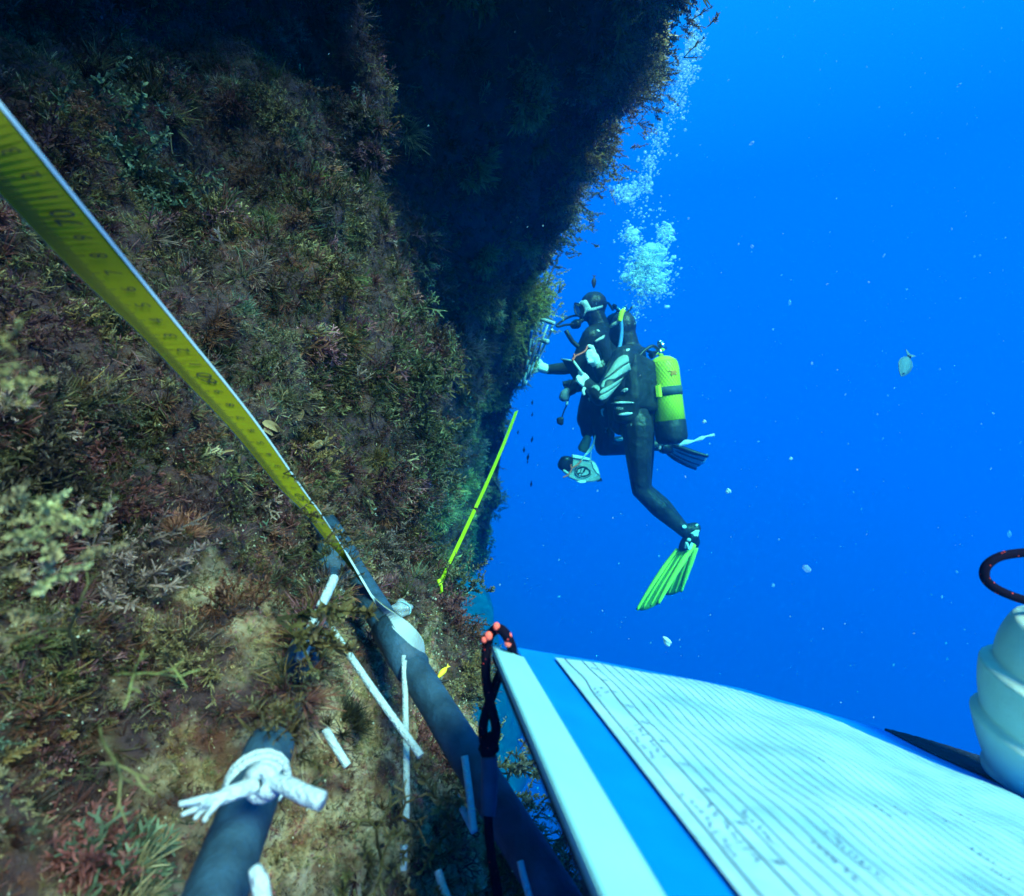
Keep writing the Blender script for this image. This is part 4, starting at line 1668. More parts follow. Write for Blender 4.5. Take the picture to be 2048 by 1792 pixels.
# right leg behind it
B += chain((N(1280, 852, 0.10), 0.104), (N(1284, 905, 0.12), 0.086), (N(1286, 978, 0.14), 0.058), (N(1326, 1012, 0.17), 0.060), (N(1362, 1052, 0.2), 0.044), (N(1384, 1070, 0.2), 0.042))
B += chain((N(1384, 1070, 0.2), 0.042), (N(1378, 1096, 0.2), 0.036))
# left arm: upper arm down and forward, forearm up to the slate
B += chain((N(1246, 722, -0.18), 0.070), (N(1222, 762, -0.25), 0.058), (N(1199, 796, -0.30), 0.050), (N(1186, 780, -0.26), 0.044), (N(1172, 764, -0.20), 0.035))
# right arm
B += chain((N(1240, 720, 0.17), 0.066), (N(1215, 755, 0.05), 0.054), (N(1205, 752, -0.05), 0.048), (N(1194, 730, -0.10), 0.036))
nbody = fused("wetsuit_body", B, 0.0095, M['neoprene'], nd, 5)
nb = bvh_of(nbody)
# buoyancy vest with side pocket and waist
V_ = [[(N(1262, 722, -0.13), 0.065), (N(1266, 800, -0.14), 0.070), (N(1300, 735, -0.05), 0.05), (N(1302, 812, -0.05), 0.05)],
      [(N(1240, 806, -0.13), 0.048), (N(1262, 806, -0.14), 0.060), (N(1242, 832, -0.13), 0.048), (N(1262, 834, -0.13), 0.055)],
      [(N(1232, 780, -0.05), 0.07), (N(1236, 830, -0.05), 0.07), (N(1300, 800, 0), 0.05), (N(1296, 840, 0), 0.05)],
      [(N(1228, 846, -0.06), 0.045), (N(1240, 856, -0.05), 0.05)],
      [(N(1260, 722, 0.13), 0.06), (N(1266, 800, 0.14), 0.07), (N(1300, 735, 0.05), 0.05)]]
nvest = fused("buoyancy_vest", V_, 0.010, M['vest'], nd, 6)
allb = bvh_of(nbody, nvest)
# grey sleeve panels on the upper arm
applique("sleeve_panel", [cr((1062, 645), (1030, 642), (990, 662), (955, 700), (930, 745), (895, 800), (868, 835), (905, 815), (960, 770), (1010, 730), (1076, 695), (1074, 665)),
                          cr((1078, 705), (1020, 742), (965, 785), (905, 828), (866, 850), (845, 892), (850, 910), (872, 900), (880, 860), (905, 842), (960, 838), (1020, 800), (1060, 780), (1094, 764))],
         nb, M['grey_panel'], nd, 0.006)
applique("sleeve_panel", [cr((1032, 822), (985, 850), (920, 890), (865, 915), (842, 935), (835, 955), (850, 958), (900, 935), (960, 895), (1005, 860)),
                          cr((1022, 855), (960, 905), (900, 945), (840, 975), (825, 1000), (850, 1012), (890, 998), (930, 960), (975, 905))],
         nb, M['grey_panel'], nd, 0.006)
applique("elbow_patch", [cr((762, 912), (785, 890), (815, 885), (835, 900), (838, 925), (828, 938), (815, 905), (790, 905))], nb, M['grey_panel'], nd, 0.006)
applique("cuff_print", [cr((820, 668), (832, 690), (838, 700), (862, 682), (872, 690), (868, 708), (884, 712), (880, 728), (862, 738), (840, 748), (822, 742), (812, 752), (808, 745))], nb, M['grey_panel'], nd, 0.006)
applique("vest_print", [cr((925, 1034), (960, 1024), (1010, 1020), (1060, 1020), (1112, 1026), (1116, 1034), (1060, 1036), (1000, 1038), (950, 1040)),
                        cr((980, 1130), (1010, 1116), (1060, 1108), (1100, 1110), (1106, 1116), (1080, 1130), (1040, 1136), (1010, 1136))], allb, M['white_print'], nd, 0.006)
applique("buckle", [cr((846, 1090), (855, 1078), (875, 1076), (870, 1090), (862, 1105), (866, 1130), (874, 1146), (858, 1138), (848, 1118))], allb, M['white_print'], nd, 0.006)
applique("vest_tab", [cr((1004, 945), (1030, 918), (1058, 910), (1068, 920), (1060, 935), (1040, 946), (1046, 934), (1020, 938))], allb, M['white_print'], nd, 0.006)
applique("shoulder_tab", [cr((1048, 604), (1060, 592), (1082, 590), (1080, 602), (1058, 614))], allb, M['white_print'], nd, 0.006)
me_ = text_mesh("Lotus")
b2 = bmesh.new()
b2.from_mesh(me_)
bpy.data.meshes.remove(me_)
for v in b2.verts:
    q = crop(993 + (v.co.x + v.co.y * 0.35) * 34, 1072 - v.co.y * 38 - v.co.x * -2)
    v.co = Vector((q[0], q[1], 0))
drape(b2, allb, 0.007, D1 - 0.2)
bm_obj("vest_lettering", b2, M['white_print'], nd, False)
# mask strap, snorkel
tube_obj("snorkel", [N(1236, 642, -0.12), N(1240, 634, -0.125), N(1242, 644, -0.125), N(1243, 665, -0.12), N(1240, 690, -0.13), N(1236, 700, -0.14)], [0.009, 0.011, 0.012, 0.012, 0.012, 0.010], M['blue_tube'], nd, 12, 40)
bm = bmesh.new()
add_tube(bm, [N(1239, 643, -0.13), N(1243, 626, -0.13), N(1249, 620, -0.13)], [0.015, 0.017, 0.013], 12, 12)
bm_obj("snorkel_tip", bm, M['yellow_tank'], nd)
tube_obj("mask_strap", [N(1221, 654, -0.09), N(1226, 650, -0.108), N(1234, 645, -0.118), N(1240, 640, -0.12)], [0.008, 0.012, 0.012, 0.006], M['grey_panel'], nd, 10, 20)
# gloves
w_ = N(1172, 764, -0.20)
hand("glove", nd, w_, N(1165, 757, -0.21), [(N(1158, 753, -0.23), N(1155, 757, -0.25), N(1158, 762, -0.24)), (N(1160, 757, -0.24), N(1157, 762, -0.26), N(1160, 766, -0.25)),
     (N(1162, 760, -0.24), N(1160, 766, -0.255), N(1163, 769, -0.24)), (N(1165, 764, -0.23), N(1164, 769, -0.24), N(1167, 772, -0.23))], (N(1163, 748, -0.22), N(1159, 744, -0.23)), 1.12)
hand("glove", nd, N(1193, 729, -0.10), N(1187, 716, -0.12), [(N(1187, 702, -0.13), N(1184, 694, -0.14), N(1177, 692, -0.15)), (N(1182, 704, -0.14), N(1177, 703, -0.16), N(1174, 708, -0.16)),
     (N(1180, 709, -0.14), N(1175, 709, -0.16), N(1174, 714, -0.16)), (N(1180, 715, -0.13), N(1176, 715, -0.15), N(1176, 719, -0.15))], (N(1183, 722, -0.14), N(1178, 724, -0.15)), 1.1)
bm = bmesh.new()
add_tube(bm, [N(1170, 776, -0.26), N(1166, 782, -0.265), N(1168, 790, -0.26)], 0.010, 8, 10)
bm_obj("glove_strap", bm, M['glove'], nd)
# fins
fin("fin", nd, N(1372, 1094, -0.06), N(1392, 1058, -0.05), N(1284, 1212, -0.12), Vector((0.75, -0.50, 0.40)), 0.12, 0.17, M['green_fin'], M['yellow_fin'], True, M['black_rubber'])
fin("fin", nd, N(1380, 1098, 0.20), N(1390, 1070, 0.20), N(1338, 1192, 0.26), Vector((0.75, -0.5, 0.3)), 0.09, 0.15, M['green_fin'], M['yellow_fin'], True, M['black_rubber'])
bt = bvh_of(nbody)
applique("boot_print", [ell(*crop(1520, 838 + 0), 0, 0)] if False else [ell(1368.5, 1053.5, 4.5, 3.8), ell(1393.5, 1050, 3.2, 2.0, -0.5), [(1380, 1067), (1392, 1060), (1399, 1060), (1396, 1073), (1391, 1075), (1393, 1066), (1386, 1070)],
          ell(1377.5, 1079.5, 4.4, 3.6)], bt, M['white_print'], nd, 0.012, D1 - 0.1)
tube_obj("fin_strap", [N(1371, 1096, -0.12), N(1373, 1086, -0.13), N(1378, 1098, -0.13), N(1384, 1086, -0.12)], 0.009, M['white_print'], nd, 8, 20)

# yellow tank
yt = thing("scuba_tank", "bright yellow scuba tank in a net with black boot on the writing diver's back", "scuba tank", N(1335, 800, 0.0), "scuba tanks on the divers' backs")
T0_, T1_ = N(1325, 722, -0.02), N(1344, 882, -0.02)
ta = (T1_ - T0_).normalized()
Tr = 0.098
tube_obj("cylinder", [T0_ - ta * 0.030, T0_ - ta * 0.024, T0_ - ta * 0.008, T0_ + ta * 0.02, T0_ + ta * 0.055, T0_.lerp(T1_, 0.5), T0_.lerp(T1_, 0.78)],
         [0.030, 0.050, 0.075, 0.092, Tr, Tr, Tr], M['yellow_tank'], yt, 40)
tube_obj("tank_boot", [T0_.lerp(T1_, 0.745), T0_.lerp(T1_, 0.76), T0_.lerp(T1_, 0.96), T1_ + ta * 0.010, T1_ + ta * 0.022], [Tr + 0.001, Tr + 0.006, Tr + 0.006, Tr - 0.008, Tr - 0.05], M['vest'], yt, 40)
# net: two sets of crossing helical cords
sx_ = ta.cross(Vector((0, 1, 0))).normalized()
sy_ = ta.cross(sx_)
bm = bmesh.new()
Lt = (T1_ - T0_).length
for sgn_ in (-1, 1):
    for k_ in range(30):
        pts = []
        for i in range(26):
            f = i / 25
            an = 2 * math.pi * k_ / 30 + sgn_ * f * 2.4
            z_ = 0.0 + f * Lt * 0.745
            rr_ = np.interp(z_, [0.0, 0.02, 0.055, 1], [0.084, 0.0925, Tr, Tr]) + 0.0015
            pts.append(T0_ + ta * z_ + (sx_ * math.cos(an) + sy_ * math.sin(an)) * rr_)
        add_tube(bm, pts, 0.0011, 4, None, False)
o = bm_obj("tank_net", bm, M['yellow_net'], yt)
# strap with buckle
sc_ = T0_.lerp(T1_, 0.385)
tube_obj("tank_strap", [sc_ - ta * 0.028, sc_ - ta * 0.0279, sc_ + ta * 0.0279, sc_ + ta * 0.028], [Tr, Tr + 0.006, Tr + 0.006, Tr], M['board'], yt, 40)
prism("strap_buckle", [sc_ - ta * 0.04 + sx_ * a + Vector((0, -0.085, 0)) * b_ for a, b_ in ((-0.075, 1.0), (-0.055, 1.15))] + [sc_ + ta * 0.035 + sx_ * a + Vector((0, -0.085, 0)) * b_ for a, b_ in ((-0.055, 1.15), (-0.075, 1.0))],
      -sx_ * 0.02 + Vector((0, -0.012, 0)), M['yellow_tank'], yt, 0.002)
ytb = bvh_of(*[o_ for o_ in yt.children if o_.name.startswith("cylinder")])
applique("orange_print", [cr((1382, 772), (1465, 764), (1466, 800), (1455, 808), (1452, 775), (1440, 778), (1438, 800), (1425, 815), (1412, 806), (1418, 780))], ytb, M['orange'], yt, 0.004)
v0 = valve(yt, T0_ - ta * 0.035, (-ta + Vector((-0.5, -0.25, 0))).normalized(), 0.85)
tube_obj("air_hose", [N(1318, 700, -0.06), N(1306, 692, -0.1), N(1290, 700, -0.12), N(1276, 715, -0.14)], 0.010, M['black_rubber'], v0, 8, 24)
tube_obj("air_hose", [N(1314, 705, 0.0), N(1300, 704, 0.05), N(1284, 696, 0.1), N(1262, 694, 0.12)], 0.010, M['black_rubber'], v0, 8, 24)

# ---------------- things the divers hold or trail
sl = thing("writing_slate", "small dark grey slate with pale edge held by the writing diver", "slate", N(1155, 735, -0.24))
c1, c2, c3, c4 = Vector(crop(525, 678)), Vector(crop(628, 690)), Vector(crop(705, 812)), Vector(crop(600, 815))
q1, q2 = N(*crop(526, 676), -0.15), N(*crop(622, 690), -0.24)
q3, q4 = N(*crop(700, 800), -0.25), N(*crop(628, 850), -0.17)
nn_ = (q2 - q1).cross(q4 - q1).normalized()
prism("slate_board", [q1, q2, q3, q4], nn_ * 0.006, M['board'], sl, 0.001)
bm = bmesh.new()
add_tube(bm, [q2, q3], 0.0085, 8)
add_tube(bm, [q1, q2], 0.0052, 8)
bm_obj("pale_edge", bm, M['mask_white'], sl)
cd_ = thing("cord", "coral red cord tied between the small slate and the diver's raised hand", "cord", q2)
tube_obj("cord_line", [N(1175, 692, -0.16), N(1171, 701, -0.19), N(1162, 707, -0.21), N(1151, 712, -0.23), N(1146, 718, -0.245), q2 + Vector((0, -0.01, 0))], 0.0052, M['red_cord'], cd_, 8, 40)
tube_obj("cord_end", [N(1148, 708, -0.24), N(1149, 714, -0.245), N(1146, 721, -0.25)], 0.005, M['red_cord'], cd_, 8, 12)

tl = thing("torch", "dark torch with oval grey head hanging below the small slate", "torch", N(1138, 770, -0.15))
fused("torch_body", [[(N(*crop(620, 910), -0.12), 0.034), (N(*crop(690, 890), -0.10), 0.040), (N(*crop(640, 870), -0.12), 0.034)], [(N(*crop(620, 925), -0.13), 0.030), (N(*crop(580, 955), -0.15), 0.022)]], 0.006, M['black_rubber'], tl, 2)
fused("torch_head", [[(N(*crop(552, 965), -0.16), (0.030, 0.030, 0.034)), (N(*crop(548, 985), -0.16), (0.034, 0.028, 0.030)), (N(*crop(572, 935), -0.15), 0.022)]], 0.006, M['silver_dark'], tl, 3)
tube_obj("torch_lanyard", [N(*crop(596, 960), -0.15), N(*crop(580, 1010), -0.14), N(*crop(570, 1030), -0.13), N(*crop(565, 1060), -0.12), N(*crop(550, 1090), -0.12), N(*crop(540, 1120), -0.12), N(*crop(530, 1150), -0.12)], 0.0045, M['black_rubber'], tl, 6, 40)
tube_obj("lanyard_clip", [N(*crop(574, 1020), -0.14), N(*crop(570, 1050), -0.14)], 0.009, M['white_print'], tl, 8)
fused("lanyard_weight", [[(N(*crop(503, 1165), -0.12), 0.013), (N(*crop(530, 1160), -0.12), 0.013), (N(*crop(505, 1190), -0.12), 0.013), (N(*crop(528, 1200), -0.12), 0.012)]], 0.005, M['black_rubber'], tl, 1)
tube_obj("gauge_handle", [N(*crop(540, 878), -0.05), N(*crop(575, 872), -0.05), N(*crop(610, 868), -0.06)], 0.018, M['black_rubber'], tl, 10, 10)

# tape measure case
tm = thing("tape_measure_case", "silver tape measure case with round badge and crank, dangling below the divers", "tape measure", N(1165, 938, 0.05))
DT = 0.05


def T_(x, y, dd=0.0):
    return N(*crop(x, y), DT + dd)


Yv = Vector((0, 0.05, 0))
prism("case_shell", [T_(618, 1470), T_(665, 1478), T_(762, 1492), T_(800, 1510), T_(826, 1560), T_(842, 1615), T_(842, 1655), T_(790, 1672), T_(720, 1676), T_(640, 1660), T_(590, 1640), T_(560, 1605), T_(606, 1590), T_(612, 1530)], Yv, M['silver'], tm, 0.006)
prism("case_shell", [T_(770, 1505, -0.006), T_(800, 1522, -0.006), T_(822, 1560, -0.006), T_(840, 1618, -0.006), T_(812, 1600, -0.006), T_(786, 1560, -0.006)], Yv * 0.5, M['white_print'], tm, 0.002)
prism("handle_bar", [T_(614, 1450, -0.012), T_(690, 1462, -0.012), T_(762, 1480, -0.012), T_(758, 1502, -0.012), T_(690, 1490, -0.012), T_(614, 1478, -0.012)], Yv * 1.2, M['white_print'], tm, 0.004)
prism("badge", [T_(640, 1560, -0.010), T_(675, 1540, -0.010), T_(730, 1552, -0.010), T_(765, 1580, -0.010), T_(768, 1615, -0.010), T_(740, 1632, -0.010), T_(680, 1632, -0.010), T_(640, 1608, -0.010)], Vector((0, 0.012, 0)), M['black_rubber'], tm, 0.002)
bdg = [c_ for c_ in tm.children if c_.name.startswith("badge")][0]
for poly in (((660, 1575), (684, 1566), (678, 1594), (658, 1602)), ((692, 1564), (712, 1560), (698, 1596), (682, 1606)), ((722, 1572), (744, 1580), (748, 1604), (730, 1618), (690, 1622), (700, 1604), (716, 1592)), ((668, 1612), (684, 1606), (688, 1620), (676, 1620))):
    prism("badge_bar", [T_(x, y, -0.013) for x, y in poly], Vector((0, 0.003, 0)), M['silver'], bdg)
bm = bmesh.new()
add_tube(bm, [T_(650 + 62 * math.cos(a) + 54, 1590 + 46 * math.sin(a), -0.011) for a in np.linspace(0, 2 * math.pi, 30)], 0.0016, 6)
bm_obj("badge_ring", bm, M['silver'], bdg)
fused("crank_drum", [[(T_(560, 1495, -0.01), (0.040, 0.03, 0.030)), (T_(545, 1535, -0.01), (0.044, 0.03, 0.040)), (T_(590, 1500, 0.01), 0.030), (T_(585, 1555, 0.01), 0.030)]], 0.007, M['black_rubber'], tm, 2)
tube_obj("crank_arm", [T_(540, 1575, -0.02), T_(560, 1592, -0.02), T_(590, 1612, -0.02)], [0.010, 0.011, 0.009], M['silver'], tm, 8, 10)
prism("case_foot", [T_(818, 1672), T_(850, 1640), T_(860, 1668)], Yv * 0.8, M['black_rubber'], tm, 0.001)
prism("case_lip", [T_(650, 1668, -0.01), T_(690, 1662, -0.01), T_(730, 1668, -0.01), T_(720, 1680, -0.01), T_(680, 1684, -0.01)], Yv * 0.6, M['white_print'], tm, 0.002)
tube_obj("hanging_cord", [T_(800, 1295), T_(785, 1360), T_(760, 1400), T_(722, 1450, -0.02), T_(690, 1500, -0.03)], 0.0048, M['white_cord'], tm, 8, 30)
tube_obj("hanging_cord", [T_(800, 1300), T_(782, 1385), T_(755, 1425), T_(720, 1460, -0.02)], 0.0048, M['white_cord'], tm, 8, 30)
tube_obj("hanging_cord", [T_(768, 1400), T_(766, 1450), T_(764, 1490)], 0.003, M['white_cord'], tm, 8, 10)
tube_obj("red_cord", [T_(690, 1500, -0.03), T_(655, 1535, -0.03), T_(615, 1560, -0.03), T_(600, 1590, -0.03), T_(580, 1618, -0.03), T_(540, 1636, -0.03)], 0.0055, M['red_cord'], tm, 8, 30)
tube_obj("red_cord", [T_(612, 1562, -0.03), T_(602, 1545, -0.03), T_(606, 1530, -0.03)], 0.005, M['red_cord'], tm, 8, 12)
pk = fused("tool_pouch", [[(T_(735, 1330, 0.05), 0.032), (T_(690, 1395, 0.05), 0.026), (T_(720, 1410, 0.05), 0.024)]], 0.006, M['board'], fd, 2)

# small white line quadrat against the wall
qd = thing("sampling_quadrat", "narrow white string quadrat held against the wall at the diver's glove", "sampling frame", U(1062, 700, 3.6))


def G(x, y, d):
    return U(1035.5 + x * 0.11494, 625.3 + y * 0.11494, d - 0.12)


tube_obj("top_bar", [G(405, 125, 3.20), G(470, 135, 3.18), G(560, 165, 3.16), G(635, 190, 3.14)], [0.008, 0.011, 0.011, 0.010], M['white_cord'], qd, 10, 20)
tube_obj("middle_bar", [G(325, 468, 3.28), G(420, 482, 3.26), G(440, 488, 3.25), G(530, 510, 3.23)], [0.004, 0.005, 0.014, 0.015], M['white_cord'], qd, 10, 20)
tube_obj("cross_string", [G(185, 748, 3.34), G(380, 742, 3.30)], 0.0062, M['white_cord'], qd, 8)
tube_obj("cross_string", [G(135, 1040, 3.38), G(190, 1015, 3.37), G(265, 985, 3.36)], 0.0062, M['white_cord'], qd, 8)
for a, b_ in (((410, 130), (440, 200)), ((440, 190), (385, 380)), ((335, 300), (310, 380)), ((525, 210), (285, 860)), ((285, 860), (180, 1150)), ((630, 195), (575, 280)), ((235, 455), (180, 740)), ((280, 480), (245, 600)),
              ((350, 480), (215, 900)), ((215, 900), (150, 1150)), ((180, 820), (150, 980)), ((150, 1050), (80, 1310)), ((160, 1180), (120, 1280)), ((225, 690), (205, 760)), ((430, 500), (330, 760)), ((135, 1050), (165, 1110))):
    d0, d1_ = 3.20 + 0.00016 * a[1], 3.20 + 0.00016 * b_[1]
    tube_obj("long_string", [G(*a, d0), G(*b_, d1_)], 0.0058, M['white_cord'], qd, 6)
tube_obj("side_rail", [G(600, 290, 3.20), G(520, 460, 3.25), G(430, 660, 3.30), G(350, 830, 3.33)], 0.007, M['mask_white'], qd, 8, 20)
tube_obj("side_rail", [G(245, 310, 3.25), G(195, 600, 3.32)], 0.008, M['blue_tube'], qd, 8, 8)
tube_obj("side_rail", [G(115, 1170, 3.40), G(65, 1335, 3.42)], 0.009, M['blue_tube'], qd, 8, 8)

# ------------------------------------------------------------------ single seaweeds that stand out
def weed(name, label, base, nor, size, tpls, n, colour, spread=0.25, group=None, seed=1, jitter=0.25, mat=None):
    r_ = np.random.default_rng(seed)
    base = Vector(base)
    pos = r_.normal(0, spread * size, (n, 3)) if n > 1 else np.zeros((1, 3))
    nn_ = np.tile(np.array(list(Vector(nor).normalized())), (n, 1)) + r_.normal(0, jitter, (n, 3))
    s = size * r_.uniform(0.7, 1.1, n) if n > 1 else np.array([size])
    c = np.array(colour)[None] * r_.uniform(0.7, 1.3, (n, 1)) * (1 + r_.normal(0, 0.06, (n, 3)))
    V, F, C, _ = scatter(pos, nn_, s, np.clip(c, 0, 1), tpls, r_)
    me_ = mesh_from_arrays(name, np.concatenate(V), np.concatenate(F))
    set_color(me_, np.clip(np.concatenate(C), 0, 1))
    o_ = link(name, me_, mat or M['algae'])
    o_.location = base
    return tag(o_, label, "seaweed", group)


def wall_weed(name, label, px, py, size, tpls, n, colour, lean=(0.4, -0.3, 0.2), **k):
    loc, nn_ = on_wall(px, py)
    if loc is None:
        return None
    return weed(name, label, loc - nn_ * size * 0.05, nn_ + Vector(lean), size, tpls, n, colour, **k)


BIGFORK = [tpl_branch(900 + i, 4, 0.040, 0.34) for i in range(4)]
DARKFORK = [tpl_branch(915 + i, 4, 0.026, 0.34, 0.12) for i in range(4)]
YFORK = [tpl_branch(920 + i, 3, 0.022, 0.42, 0.10) for i in range(4)]
FROND = [tpl_feather(940 + i, 46, 0.20) for i in range(4)]
STRAP = [tpl_tuft(960 + i, 14, 0.07, 0.9) for i in range(3)]

GREENISH = (0.16, 0.22, 0.10)
wall_weed("forked_seaweed", "pale green forked seaweed standing out from the near rock's edge, uppermost of a pair", 838, 590, 0.062, BIGFORK[:1], 1, (0.20, 0.26, 0.16), (1.2, -0.2, 0.5), seed=3)
wall_weed("forked_seaweed", "pale green forked seaweed drooping from the near rock's edge, lower of a pair", 830, 618, 0.058, BIGFORK[1:2], 1, (0.18, 0.23, 0.13), (0.9, -0.2, -0.6), seed=4)
wall_weed("forked_seaweed", "small forked seaweed sprig on the bushy bulge level with the wall hand", 905, 768, 0.040, BIGFORK[2:3], 1, (0.17, 0.22, 0.12), (1.2, 0, 0.1), seed=5)
wall_weed("bushy_seaweed", "rounded olive seaweed bush bulging from the middle of the near rock", 820, 790, 0.050, FEATHER, 60, (0.12, 0.13, 0.06), (0.6, -0.3, 0.3), spread=0.8, seed=6)
wall_weed("bushy_seaweed", "olive seaweed bush low on the near rock's edge above the tied tape", 850, 930, 0.045, FEATHER, 45, (0.11, 0.12, 0.07), (0.6, -0.3, 0.2), spread=0.8, seed=7)
wall_weed("bushy_seaweed", "seaweed clump round the tied lower end of the lime tape", 893, 1185, 0.036, FROND, 30, (0.17, 0.17, 0.09), (0.7, -0.3, 0.5), spread=0.6, seed=8)
wall_weed("bushy_seaweed", "teal feathery seaweed clump beside the yellow tape, high on the near rock", 250, 340, 0.055, FROND, 26, (0.14, 0.20, 0.13), (0.8, -0.3, -0.3), spread=0.5, seed=9)
weed("golden_seaweed", "golden bushy seaweed tuft at the overhang's edge above the white quadrat", U(1060, 592, 3.15), (0.4, -0.8, 0.1), 0.075, FROND + FEATHER, 380, (0.62, 0.52, 0.12), spread=0.85, seed=10, jitter=0.5)
weed("golden_seaweed", "golden seaweed hanging below the bushy golden tuft beside the quadrat", U(1026, 668, 3.5), (0.3, -0.8, -0.3), 0.06, FROND + FEATHER, 130, (0.5, 0.42, 0.11), spread=0.9, seed=11, jitter=0.5)
for i, (px, py, d, sz, lb, c) in enumerate([
        (1330, 70, 1.36, 0.045, "dark leafy seaweed at the overhang's topmost edge near the bubbles", (0.20, 0.18, 0.09)),
        (1300, 165, 1.55, 0.045, "dark drooping seaweed under the overhang's topmost lobe", (0.18, 0.16, 0.09)),
        (1222, 262, 1.95, 0.055, "brown seaweed with curled blades where the overhang steps back", (0.34, 0.22, 0.08)),
        (1196, 318, 2.15, 0.06, "ochre seaweed fringe below the curled brown blades", (0.36, 0.25, 0.08)),
        (1160, 400, 2.45, 0.06, "olive seaweed fringe halfway down the overhang's edge", (0.22, 0.22, 0.11)),
        (1132, 470, 2.65, 0.06, "grey green seaweed fringe above the golden tuft", (0.20, 0.23, 0.13))]):
    weed("leafy_seaweed", lb, U(px - 22, py, d), (0.7, -0.35, -0.35), sz, FROND + FEATHER, 90, c, spread=0.95, seed=20 + i, jitter=0.4)
for i, (px, py, d, sz, lb, nr_) in enumerate([
        (150, 1310, 0.205, 0.030, "yellow green forked seaweed reaching up in the lower left foreground", (0.5, -0.2, 0.9)),
        (230, 1350, 0.200, 0.026, "yellow green forked seaweed spreading right, middle of three in the lower left", (0.9, -0.3, 0.1)),
        (200, 1455, 0.185, 0.024, "yellow green forked seaweed bending down, lowest of three in the lower left", (0.6, -0.3, -0.5))]):
    weed("forked_seaweed", lb, U(px, py, d), nr_, sz, YFORK[i:i + 1], 1, (0.20, 0.21, 0.075), seed=40 + i)
weed("pale_seaweed", "out of focus pale yellow seaweed clump at the left edge, below the tape", U(40, 1070, 0.170), (0.8, -0.4, 0.15), 0.018, FROND, 22, (0.42, 0.44, 0.22), spread=0.5, seed=50)
weed("pale_seaweed", "small pale blurred seaweed tips at the left edge beside the tape", U(-10, 745, 0.150), (0.8, -0.4, 0.1), 0.010, FROND, 14, (0.45, 0.42, 0.18), spread=0.5, seed=51)
for i, (px, py, d, sz, lb, nr_, c) in enumerate([
        (850, 1700, 0.290, 0.046, "dark brown branching seaweed in front of the white strings", (-0.3, -0.6, 0.8), (0.13, 0.12, 0.05)),
        (770, 1790, 0.265, 0.042, "dark olive branching seaweed at the bottom below the strings", (0.3, -0.6, 0.7), (0.09, 0.10, 0.05)),
        (905, 1790, 0.262, 0.026, "olive branching seaweed under the grey pipe near the cord", (-0.2, -0.6, 0.5), (0.13, 0.13, 0.06))]):
    weed("branching_seaweed", lb, U(px, py, d), nr_, sz, DARKFORK[:1] + FROND, 5, c, spread=0.30, seed=60 + i, jitter=0.35)
for i, (px, py, d, sz, lb, nr_) in enumerate([
        (1020, 1560, 0.47, 0.030, "pale feathery seaweed beyond the pipe beside the lanyard sleeve", (0.8, -0.3, 0.5)),
        (1062, 1640, 0.43, 0.026, "pale spiky seaweed beyond the pipe, beside the slate's edge", (0.9, -0.3, 0.3)),
        (1085, 1720, 0.40, 0.026, "grey green seaweed sprig low beside the slate's dark edge", (0.9, -0.2, 0.3)),
        (950, 1370, 0.62, 0.030, "yellowish seaweed tuft on the rock edge left of the lanyard", (0.9, -0.2, 0.4))]):
    weed("bushy_seaweed", lb, U(px, py, d), nr_, sz, FROND + FEATHER[:2], 16, (0.22, 0.25, 0.16), spread=0.5, seed=70 + i, jitter=0.5)
weed("brown_seaweed", "brown feathery seaweed strand lying across the yellow tape", U(612, 1016, 0.338), (0.9, -0.1, 0.25), 0.018, FROND, 7, (0.13, 0.11, 0.05), spread=0.45, seed=80)
weed("brown_seaweed", "brown seaweed strand across the tape where it twists edge-on", U(655, 1088, 0.375), (0.9, -0.1, 0.3), 0.020, FROND, 8, (0.15, 0.12, 0.05), spread=0.45, seed=81)
weed("brown_seaweed", "long brown seaweed strand lying across the left pipe under the tape", U(590, 1252, 0.305), (1.0, -0.1, 0.12), 0.052, FROND[:2], 4, (0.15, 0.13, 0.05), spread=0.10, seed=82, jitter=0.12)

weed("brown_seaweed", "brown seaweed tuft hiding the upper end of the lower left pipe", U(572, 1462, 0.262), (0.2, -0.6, 0.6), 0.017, FEATHER + FUZZ, 26, (0.13, 0.10, 0.045), spread=0.45, seed=83, jitter=0.6)
# seaweed grown over the left pipe
r_ = np.random.default_rng(90)
n = 260
tt = np.clip(r_.normal(0.33, 0.20, n), 0.02, 0.64)
an = r_.uniform(0, 2 * math.pi, n)
s_ = ldir.cross(Vector((0, 0, 1))).normalized()
q_ = ldir.cross(s_)
pos = np.array([list(Lk(t) + (s_ * math.cos(a) + q_ * math.sin(a)) * RP * 0.9) for t, a in zip(tt, an)])
nor = np.array([list((s_ * math.cos(a) + q_ * math.sin(a))) for a in an]) + r_.normal(0, 0.4, (n, 3))
V, F, C, _ = scatter(pos, nor, r_.uniform(0.008, 0.020, n), patch_colour(pos, 20, r_, 91) * 1.25, FEATHER + TUFT, r_)
me = mesh_from_arrays("pipe_overgrowth", np.concatenate(V), np.concatenate(F))
set_color(me, np.concatenate(C))
o = link("pipe_overgrowth", me, M['algae'])
tag(o, "olive seaweed growing over the left pipe of the frame", "seaweed", kind="stuff")

